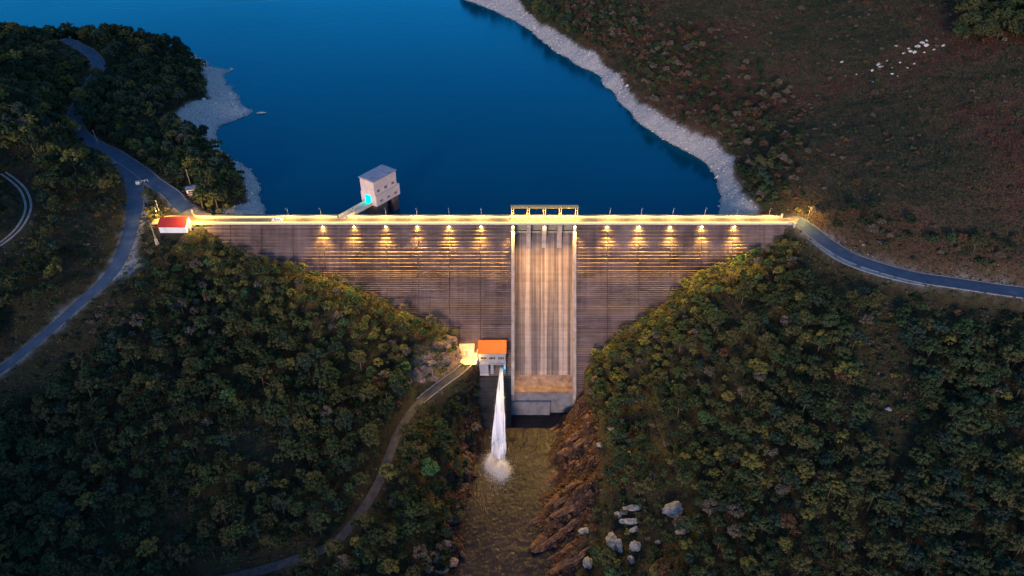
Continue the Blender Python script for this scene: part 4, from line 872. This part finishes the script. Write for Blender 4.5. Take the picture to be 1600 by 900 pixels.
for i in np.where(ok)[0]:
    x, y, z, px, py = gxx[i], gyy[i], gz[i], qx[i], qy[i]; r = hr.random()
    if he[i]:
        upr = 1 if (px > 1490 and py < 75) else 0
        edge = blobs(np.array([px]), np.array([py]), [(1185, 240, 80, 150), (920, 50, 130, 70), (1050, 130, 110, 110), (1290, 352, 70, 26), (1350, 365, 120, 50), (1520, 395, 90, 28), (1120, 190, 60, 50)])[0]
        if upr: kd = 'pine' if r < .6 else ('bush' if r < .8 else None); sc = hr.uniform(.8, 1.15)
        elif edge > 0:
            e_ = min(1, edge * 2.0) * (.5 + NG[i]); kd = 'broad' if r < .45 * e_ else ('bush' if r < .25 + .7 * e_ else None); sc = hr.uniform(.45, 1.0)
        else:
            kd = 'bush' if r < .26 else ('broad' if r < .27 else None); sc = hr.uniform(.35, .8)
    elif CLEAR[i]:
        kd = 'bush' if r < .6 else None; sc = hr.uniform(.5, 1.0)
    elif near_face[i] or (gyy[i] > -30 and 300 < px < 420 and py > 340):
        kd = 'broad' if r < .78 else 'bush'; sc = hr.uniform(.55, .95)
        if r > .97: kd = None
    else:
        dens = .96 if NG[i] > .36 else .75
        if r > dens: kd = 'bush' if r < .95 else None; sc = hr.uniform(.6, 1.2)
        else:
            pine = NT[i] > (.47 if px < 800 else .43); kd = 'pine' if (pine and hr.random() < .85) or (not pine and hr.random() < .12) else 'broad'
            sc = hr.choice([hr.uniform(.5, .75), hr.uniform(.65, .95), hr.uniform(.85, 1.2)])
            if py < 340: sc *= hr.uniform(.8, 1.15)
            if py > 640: sc *= .95
    if kd is None: continue
    hh_ = BASE[kd][1] * sc; rd_ = BASE[kd][0] * sc
    soft = hr.random() < .8
    far_up = (px < 230 and 122 < py < 232)
    for tr in range(4):
        bad = False
        for f in (.35, .7, 1.0):
            for dx in (-.7, .7):
                kq = (CZ - z) / (CZ - z - hh_ * f); X_ = CX + (x + dx * rd_ - CX) * kq; Y_ = CY + (y - CY) * kq
                if smp(CRD, X_, Y_) < .2 and not far_up and not (620 < py < 900 and 400 < px < 660 and soft): bad = True
                if smp(CLD, X_, Y_) > .5 and py > 600: bad = True
                if f > .6 and (-20 < X_ < 1 and -40 < Y_ < -24 and Y_ > y) : bad = True
        if not bad: break
        kd = 'bush' if tr < 1 else kd
        hh_ = BASE[kd][1] * sc * .8; rd_ = BASE[kd][0] * sc * .8; sc *= .8
    if bad: continue
    # colour
    n_ = NC[i]; u = hr.random()
    if he[i]: cl = ['olive', 'mid green', 'rusty brown', 'dark green', 'grey brown', 'dark green', 'olive'][int(min(6, (u * .85 + n_ * .3) * 6.0))]
    elif near_face[i]: cl = hr.choices(['yellow olive', 'olive', 'mid green', 'bright green', 'grey brown', 'rusty brown'], [7, 5, 5, .8, 1.2, .4])[0]  # yellower leaves near the dam: lamp light worked into the colour
    elif px > 800:
        wts = [4, 5, 3, .6, .35, .8, 3.2, .12] if n_ > .5 else [4, 4, 4, 1.3, .5, 1.1, 1.6, .12]
        cl = hr.choices(['dark green', 'mid green', 'olive', 'yellow olive', 'rusty brown', 'grey brown', 'blue green', 'bright green'], wts)[0]
    elif py < 340:
        wts = [5, 1.5, 3, 2.0, .7, 1.5, 3, .1] if (px < 170 or py > 150) else [7, 1, 1.5, .2, .2, .4, 4, .05]
        cl = hr.choices(['dark green', 'mid green', 'olive', 'yellow olive', 'rusty brown', 'grey brown', 'blue green', 'bright green'], wts)[0]
    else:
        wts = [5, 3.5, 4.5, .6, .3, 1.1, 1.5, .12]
        cl = hr.choices(['dark green', 'mid green', 'olive', 'yellow olive', 'rusty brown', 'grey brown', 'blue green', 'bright green'], wts)[0]
    if kd == 'pine' and cl in ('rusty brown', 'grey brown', 'crimson'): cl = 'olive'
    plants.append([kd, x, y, z, sc, cl, px, py, (rd_ / qd[i]) ** 2, hr.randrange(NSH[kd]), hr.random() * 6.28])
fx_, fy_ = np.meshgrid(np.arange(-118, 104, 1.5), np.arange(-48, 2, 1.5)); fx_ = (fx_ + rng.uniform(-.7, .7, fx_.shape)).ravel(); fy_ = (fy_ + rng.uniform(-.7, .7, fy_.shape)).ravel(); fz_ = H(fx_, fy_); gp = face_gap(fx_, fy_, fz_)
sel = (gp > .5) & (gp < 13) & (smp(CRD, fx_, fy_) > .8) & (smp(CLD, fx_, fy_) < .4) & ~((fx_ > -19) & (fx_ < 24.6)) & (fz_ > -57) & ~((fx_ < -108) & (fy_ > -9)) & ~((fx_ > 94) & (fz_ > -4))
have = [(p[1], p[2]) for p in plants if p[2] < 5 and p[2] > -60]; HV = np.array(have)
for i in np.where(sel)[0]:
    x, y, z = fx_[i], fy_[i], fz_[i]
    if np.min(np.hypot(HV[:, 0] - x, HV[:, 1] - y)) < 1.9: continue
    HV = np.vstack([HV, [x, y]]); q = project(x, y, z); sc = hr.uniform(.42, .8) * (.7 if gp[i] < 2.5 else 1); kd = 'broad' if hr.random() < .75 else 'bush'
    plants.append([kd, x, y, z, sc, hr.choices(['yellow olive', 'olive', 'mid green', 'bright green', 'grey brown', 'rusty brown'], [7, 5, 5, .8, .9, .4])[0], q[0], q[1], (BASE[kd][0] * sc / q[2]) ** 2, hr.randrange(NSH[kd]), hr.random() * 6.28])  # lamp-lit yellow put into these leaf colours as well
for k_ in range(150):
    py = hr.uniform(600, 905); px = 742 - 45 * (py - 600) / 300 + hr.uniform(-32, 14); x, y, z = hit(px, py)
    if z < RL + 1.2 or smp(CRD, x, y) < 1.2 or x > -12: continue
    sc = hr.uniform(.5, 1.0); q = project(x, y, z); plants.append(['bush' if hr.random() < .7 else 'broad', x, y, z, sc * .9, hr.choice(['dark green', 'olive', 'blue green', 'dark green', 'grey brown']), q[0], q[1], (1.5 * sc / q[2]) ** 2, hr.randrange(4), hr.random() * 6.28])
Lu, hwu = ROADS['up']
for kq in range(len(Lu) - 1):
    for tt in (0, .33, .66):
        P_ = Lu[kq] * (1 - tt) + Lu[kq + 1] * tt; q = project(*P_)
        if not 122 < q[1] < 214: continue
        T_ = Lu[kq + 1] - Lu[kq]; T_ = T_ / np.linalg.norm(T_[:2]); 
        for sg in (1, -1):
            for off in (hwu + 1.6, hwu + 4.6):
                X_, Y_ = P_[0] - T_[1] * off * sg, P_[1] + T_[0] * off * sg; z = float(H(X_, Y_)); q2 = project(X_, Y_, z)
                if smp(CRD, X_, Y_) > 1.0 and all(math.hypot(p[1] - X_, p[2] - Y_) > 1.9 for p in plants):
                    sc = hr.uniform(1.0, 1.35); plants.append([hr.choice(['pine', 'broad']), X_, Y_, z, sc, hr.choice(['dark green', 'olive', 'blue green', 'yellow olive', 'mid green']), q2[0], q2[1], (2.8 * sc / q2[2]) ** 2, hr.randrange(6), hr.random() * 6.28])
# a few trees that stand out in the photograph
for kd, px, py, sc, cl in (('broad', 672, 752, 1.45, 'bright green'), ('broad', 690, 682, 1.2, 'mid green'), ('pine', 957, 650, .95, 'mid green'), ('pine', 1095, 668, .8, 'bright green'), ('pine', 590, 868, 1.25, 'dark green'), ('broad', 1210, 165, 1.0, 'grey brown'), ('pine', 1380, 400, .55, 'olive'), ('pine', 1525, 428, .6, 'mid green'), ('broad', 1268, 335, .5, 'yellow olive'), ('bush', 1245, 333, .9, 'yellow olive'), ('broad', 330, 330, .7, 'yellow olive'), ('bush', 236, 341, .8, 'yellow olive'), ('bush', 246, 341, .7, 'yellow olive')):
    x, y, z = hit(px, py); q = project(x, y, z)
    plants = [p for p in plants if math.hypot(p[1] - x, p[2] - y) > 2.6 * sc]
    plants.append([kd, x, y, z, sc, cl, q[0], q[1], .05, hr.randrange(NSH[kd]), hr.random() * 6.28])
KN = {'pine': ('pine_tree', 'pine', 'pine tree'), 'broad': ('broadleaf_tree', 'broadleaf tree', 'broadleaf tree'), 'bush': ('bush', 'bush', 'bush')}
def ordinal(n):
    o = ['first', 'second', 'third', 'fourth', 'fifth', 'sixth', 'seventh', 'eighth', 'ninth', 'tenth', 'eleventh', 'twelfth', 'thirteenth', 'fourteenth', 'fifteenth', 'sixteenth', 'seventeenth', 'eighteenth', 'nineteenth']
    if n < 19: return o[n]
    t = ['twentieth', 'thirtieth', 'fortieth', 'fiftieth', 'sixtieth', 'seventieth'][(n + 1) // 10 - 2]
    return t if (n + 1) % 10 == 0 else t.replace('ieth', 'y') + '-' + o[n % 10]
MAXI = 292
rest = {}
MESH = {}
for kd in BASE:
    L = [p for p in plants if p[0] == kd]
    inn = [p for p in L if -25 < p[6] < 1625 and -10 < p[7] < 985]; inn.sort(key=lambda p: -p[8]); ind = inn[:MAXI]; ids = set(map(id, ind)); rest[kd] = [p for p in L if id(p) not in ids]
    clu = {}
    for p in ind:
        k = int(np.argmin(np.hypot(LMX[:, 0] - p[6], LMX[:, 1] - p[7]))); clu.setdefault((k, p[5]), []).append(p)
    for (k, cl), ps in clu.items():
        ps.sort(key=lambda p: p[6])
        for j, p in enumerate(ps):
            kd, x, y, z, sc, cl, px, py, _, sh_i, ro = p
            size = 'tall' if sc > .98 else ('small' if sc < .72 else 'medium')
            lab = f'{size} {cl} {KN[kd][1]} {LANDM[k][2]}' + (f', {ordinal(j)} from the left' if len(ps) > 1 else '')
            if len(lab.split()) > 16: lab = lab.split(' ', 1)[1].replace(' from the left', ' from left')
            t = empty(KN[kd][0], (x, y, z), ro, label=lab, cat=KN[kd][2], group=f'{KN[kd][1]}s of the wooded slopes')
            t.scale = (sc, sc, sc)
            if (kd, sh_i, cl) not in MESH:
                V_, F_ = HI[kd, sh_i]; oc = mesh_np('crown', V_, F_, LEAF[cl])
                if (kd, sh_i) not in MESH:
                    MESH[kd, sh_i] = trunk_mb(kd, *BASE[kd], sh_i).build('trunk', M['palebark'] if cl == 'grey brown' else M['bark'])
                    ot = MESH[kd, sh_i]
                else: ot = MESH[kd, sh_i].copy(); COL.objects.link(ot)
                MESH[kd, sh_i, cl] = oc
            else:
                oc = MESH[kd, sh_i, cl].copy(); COL.objects.link(oc); ot = MESH[kd, sh_i].copy(); COL.objects.link(ot)
            oc.parent = t; ot.parent = t
for kd, nm in (('pine', 'pine_forest'), ('broad', 'broadleaf_forest'), ('bush', 'shrubbery')):
    VS = []; FS = []; MI = []; b = 0
    for kd_, x, y, z, sc, cl, px, py, _, sh_i, ro in rest[kd]:
        V_, F_ = LO[kd, sh_i]; cr, sr = math.cos(ro), math.sin(ro)
        VS.append(np.stack([(V_[:, 0] * cr - V_[:, 1] * sr) * sc + x, (V_[:, 0] * sr + V_[:, 1] * cr) * sc + y, V_[:, 2] * sc + z], 1)); FS.append(F_ + b); MI.append(np.full(len(F_), LEAFN.index(cl))); b += len(V_)
    if VS:
        o = mesh_np(nm, np.concatenate(VS), np.concatenate(FS), mats=[LEAF[q] for q in LEAFN], mi=np.concatenate(MI))
        tag(o, label={'pine': 'the remaining mass of pines filling the woods', 'broad': 'the remaining mass of broadleaf trees in the woods', 'bush': 'the remaining mass of shrubs on slopes and heath'}[kd], cat={'pine': 'forest', 'broad': 'forest', 'bush': 'shrubs'}[kd], kind='stuff')
# undergrowth and heath, low plants nobody could count
def ground_cover(name, s, maskf, palf, rad, per, sz, label):
    ax, ay = np.meshgrid(np.arange(-320, 320, s), np.arange(-146, 420, s)); ax = (ax + rng.uniform(-.5, .5, ax.shape) * s).ravel(); ay = (ay + rng.uniform(-.5, .5, ay.shape) * s).ravel()
    az = H(ax, ay); px, py, d = project(ax, ay, az)
    k = (px > -120) & (px < 1720) & (py > -40) & (py < 1010) & maskf(ax, ay, az, px, py) & (smp(CRD, ax, ay) > .5) & (smp(CSH, ax, ay) < .35) & (smp(CLD, ax, ay) < .25) & (az > RL + .8) & ~((ay > 4) & (az < WL + 1.6))
    k &= ~((ax > DXL - 1) & (ax < DXR + 1) & (face_gap(ax, ay, az) < .2) & (ay < 8)) & ~((ax > -20) & (ax < 24) & (ay > -41) & (ay < 8)) & (smp(COUT, ax, ay) < .6)
    ax, ay, az = ax[k], ay[k], az[k]; n = len(ax); rr = rad * rng.uniform(.6, 1.4, n)
    V_, F_ = quads_on(np.stack([ax, ay, az + rr * .25], 1), rr, per, sz, .35, 1.1)
    mi = np.repeat(palf(ax, ay), per)
    o = mesh_np(name, V_, F_, mats=[LEAF[q] for q in LEAFN], mi=mi); tag(o, label=label, cat='undergrowth' if 'under' in name else 'heath', kind='stuff')
def pick(names, v): idx = np.array([LEAFN.index(q) for q in names]); return idx[np.clip((v * len(names)).astype(int), 0, len(names) - 1)]
ground_cover('undergrowth', 1.9, lambda x, y, z, px, py: (smp(CHE, x, y) < .5), lambda x, y: pick(['dark green', 'rusty brown', 'olive', 'dark green', 'grey brown', 'mid green', 'olive'], np.clip((fbm(x, y, 9, 3, 91) - .5) * 1.6 + .5 + rng.uniform(-.25, .25, x.shape), 0, .999)), .75, 12, .22, 'low bracken and scrub covering the wooded slopes')
ground_cover('heath_shrubs', 1.02, lambda x, y, z, px, py: (smp(CHE, x, y) >= .5), lambda x, y: pick(['dark green', 'olive', 'dark green', 'rusty brown', 'olive', 'rusty brown', 'rusty brown', 'crimson'], np.clip((fbm(x, y, 30, 4, 93) - .5) * 1.9 + 0.40 + rng.uniform(-.34, .34, x.shape), 0, .999)), .55, 9, .19, 'reddish heather and gorse covering the open hillside')

# ------------------------------------------------------------------ rocks
import bmesh
def rock_mesh(name, seed, mat, flat=.6, slab=False):
    g = random.Random(seed); bm = bmesh.new(); bmesh.ops.create_icosphere(bm, subdivisions=3, radius=1)
    pl = [(Vector((g.gauss(0, 1), g.gauss(0, 1), g.gauss(0, .8))).normalized(), g.uniform(.55, .85)) for _ in range(11)]
    for v in bm.verts:
        for nn, dd_ in pl:
            e = v.co.dot(nn) - dd_
            if e > 0: v.co -= nn * e
        q = v.co; v.co += q.normalized() * (.05 * math.sin(q.x * 9 + seed) + .05 * math.sin(q.y * 11 + q.z * 7) + g.uniform(-.03, .03))
        if slab: v.co.z += .12 * (1 if math.sin(q.y * 5 + q.x * 1.5 + seed) > 0 else -1)
    me = bpy.data.meshes.new(name); bm.to_mesh(me); bm.free(); me.materials.append(mat)
    for v in me.vertices: v.co.z *= flat
    return me
RK = {}
def rocks(name, items, mat, group, where, cat='rock', flat=.65, slab=False, lift=.15):
    items = sorted(items, key=lambda q: q[0]); n = len(items)
    for i, (px, py, sx, sy, rz) in enumerate(items):
        key = (mat.name, i % 5, slab)
        if key not in RK: RK[key] = rock_mesh(name, 10 + i * 3, mat, flat, slab)
        o = bpy.data.objects.new(name, RK[key]); COL.objects.link(o); x, y, z = hit(px, py)
        o.location = (x, y, z + sy * lift); o.scale = (sx, sy, max(.5, min(sx, sy)) * 1.05); o.rotation_euler = (R(hr.uniform(-12, 12)), R(hr.uniform(-12, 12)), rz)
        tag(o, f'{where}, {ordinal(i)} from the left', cat, group)
g = random.Random(21)
rocks('boulder', [(1372, 102, 1.6, .9, .8), (1376, 106, 1.9, .7, .3), (1387, 96, 1.0, .6, 0), (1362, 112, .7, .9, 1), (1364, 129, .7, .5, 0), (1393, 117, .6, .9, .5), (1402, 120, .5, .4, 0), (1394, 107, .45, .5, 0), (1406, 99, .7, .6, 0), (1428, 101, .6, .5, .3), (1401, 73, 1.2, .5, 0), (1412, 85, 1.2, .6, .5), (1420, 77, 1.3, .7, .6), (1422, 82, 1.2, .8, 0), (1428, 84, 1.0, 1.1, .8), (1431, 75, .8, 1.2, .9), (1434, 74, 1.1, 1.1, 0), (1440, 69, .9, 1.3, 1), (1446, 73, 1.2, 1.4, .9), (1447, 66, .8, .8, 0), (1444, 83, .7, .5, 0), (1459, 79, .7, .6, 0), (1473, 73, 1.3, .7, .6), (1315, 98, 1.1, .7, .3), (1338, 117, .5, .4, 0), (1418, 107, .8, .4, 0)],
      M['palegranite'], 'bleached boulders on the heath hillside', 'bleached boulder lying on the open heath', lift=.45)
rocks('boulder', [(947, 22, 2.4, 1.2, .8), (941, 28, 1.4, 1.0, .4), (919, 46, .9, .9, 0)], M['palegranite'], 'pale boulders above the far shore', 'pale boulder in scrub above the far rocky shore', lift=.45)
rocks('boulder', [(a_, b_, c_ * 1.15, d_ * 1.05, e_) for a_, b_, c_, d_, e_ in [(1050, 800, 3.6, 2.6, .5), (988, 796, 2.8, 1.3, .1), (965, 808, 1.6, 1.2, .2), (984, 818, 3.0, 1.3, .05), (990, 829, 1.8, .9, .4), (975, 803, 1.0, .8, .2), (955, 850, 1.5, 3.0, .1), (965, 858, 1.2, 3.0, .1), (912, 832, 1.9, 1.3, .3), (992, 858, 1.9, 1.7, .2), (918, 884, 1.5, 2.0, .1), (932, 866, .6, 1.6, .2), (1067, 832, 2.2, 1.2, .3), (1028, 850, .9, .9, .4), (985, 878, .9, 1.7, .1), (958, 672, 1.8, .9, .4), (936, 698, .9, 1.3, .3), (972, 660, .7, .9, .2), (1002, 758, 2.3, .7, .1), (1048, 722, 1.0, .7, .2), (980, 712, 1.4, 1.1, .3), (983, 607, .8, .7, 0), (1053, 598, 1.1, .5, 0), (1387, 642, .9, .8, 0), (1465, 763, 1.3, .7, 0), (1270, 802, 1.6, .7, 0)]],
      M['granite'], 'grey boulders on the right slope', 'grey lichened boulder among trees on the right slope', lift=.55)
it = []
for k in range(44):
    t = g.random(); py = 665 + t * 225; pc = 878 - 12 * math.sin(t * 3) ; px = pc + g.uniform(-36, 38); it.append((px, py, g.uniform(2.4, 6.0), g.uniform(.9, 2.0), R(g.uniform(30, 50))))
rocks('rock_slab', it, M['brownrock'], 'brown rock slabs on the right river bank', 'tilted brown rock slab on the right river bank', flat=.5, slab=True, lift=.1)
it = []
for k in range(20):
    t = g.random(); py = 640 + t * 250; px = 742 - 30 * t + g.uniform(-18, 14); it.append((px, py, g.uniform(1.0, 2.4), g.uniform(.8, 1.5), R(g.uniform(-60, 60))))
rocks('boulder', it, M['darkrock'], 'dark boulders on the left river bank', 'dark boulder below the left river bank', lift=.1)
rocks('boulder', [(695, 852, 2.3, 1.8, .3), (680, 872, 2.2, 1.9, .8), (705, 880, 2.4, 1.8, .2), (690, 892, 2.5, 1.8, .5), (671, 890, 1.5, 1.4, .5)], M['pinkrock'], 'pinkish boulders at the river, bottom edge', 'pinkish boulder by the river at the bottom edge', lift=.2)
rocks('boulder', [(822, 688, 1.5, 1.3, .2), (832, 684, 2.2, 1.1, .5), (828, 694, 1.0, 1.2, .8), (825, 711, .9, .4, 0)], M['ochrerock'], 'ochre rocks in the river', 'ochre lit rock standing in the river', lift=.5)
rocks('boulder', [(1113, 317, 1.9, .7, .05)], M['palegranite'], 'pale rock off the shore', 'lone pale flat rock at the shore edge near the dam', lift=.3)
# loose stones: shore, roadside cutting, river margin
def rubble(name, test, s, sz, mat, label, up=.3):
    ax, ay = np.meshgrid(np.arange(-250, 300, s), np.arange(-140, 420, s)); ax = (ax + rng.uniform(-.5, .5, ax.shape) * s).ravel(); ay = (ay + rng.uniform(-.5, .5, ay.shape) * s).ravel(); az = H(ax, ay); px, py, d = project(ax, ay, az)
    k = test(ax, ay, az, px, py) & (smp(CRD, ax, ay) > .4) & ~((ax > DXL) & (ax < DXR) & (face_gap(ax, ay, az) < .1) & (ay < 7)); n = int(k.sum())
    S = sz * rng.lognormal(0, .5, n); o = soup(name, np.stack([ax[k], ay[k], az[k] + S * .1], 1), S, mat, .7); tag(o, label=label, cat='rubble', kind='stuff')
rubble('shore_rubble', lambda x, y, z, px, py: (smp(CSH, x, y) > .5) & (z > WL - .5) & (z < 4) & (px > 100) & (px < 1300) & (rng.random(x.shape) < .55), .95, .36, M['palegranite'], 'loose grey stones along the bare lake shore')
rubble('roadside_rubble', lambda x, y, z, px, py: (smp(CRD, x, y) < 1.2 + 6 * (fbm(x, y, 9, 2, 44) - .3)) & (px > 1300) & (y > np.interp(x, ROADS['rt'][0][:, 0], ROADS['rt'][0][:, 1])) & (rng.random(x.shape) < .8), .6, .22, M['pinkrock'], 'pale broken stones in the cutting above the right road')
rubble('river_stones', lambda x, y, z, px, py: ((smp(CLD, x, y) > .3)) & (z > RL - .4) & (rng.random(x.shape) < .8), .75, .42, M['brownrock'], 'brown stones and rock waste along the river')

# brown rocks of the outcrop above the access road
rocks('boulder', [(650, 585, 2.0, 1.3, .5), (664, 575, 2.2, 1.2, .6), (676, 566, 1.9, 1.2, .4), (690, 556, 2.3, 1.3, .6), (700, 545, 1.6, 1.3, .5), (712, 548, 1.6, 1.5, .9), (708, 532, 1.7, 1.3, .9), (718, 558, 1.5, 1.6, .2), (704, 565, 1.6, 1.2, .6), (660, 596, 1.6, 1.0, .5), (682, 582, 1.8, 1.0, .5), (640, 598, 1.4, 1.0, .5), (716, 536, 1.5, 1.4, .3)], M['pinkrock'], 'brown rocks of the outcrop above the access road', 'brown rock of the outcrop above the access road', lift=.3)
# faint boat wakes far out on the lake
def mat_wake():
    k = NM('wake_foam'); n = k.noise(.6, 4, .6, k.pos((.15, 1, 1))); b = k.bsdf((.25, .45, .6), .4); k.l(k.ramp(n, [(.4, (0, 0, 0)), (.7, (.28, .28, .28))]), b.inputs['Alpha']); return k.m
mwk = mat_wake()
for a_, b_, wd in (((250, 15), (460, -2), .9), ((90, 12), (250, 14), .7)):
    A2 = np.array(U(*a_, WL)); B2 = np.array(U(*b_, WL)); L = np.array([A2 + (B2 - A2) * t for t in np.linspace(0, 1, 12)])
    tag(ribbon('wake', L, wd, mwk, lift=.03, thick=.02), kind='stuff', label='faint boat wake drifting far out on the lake', cat='wake')
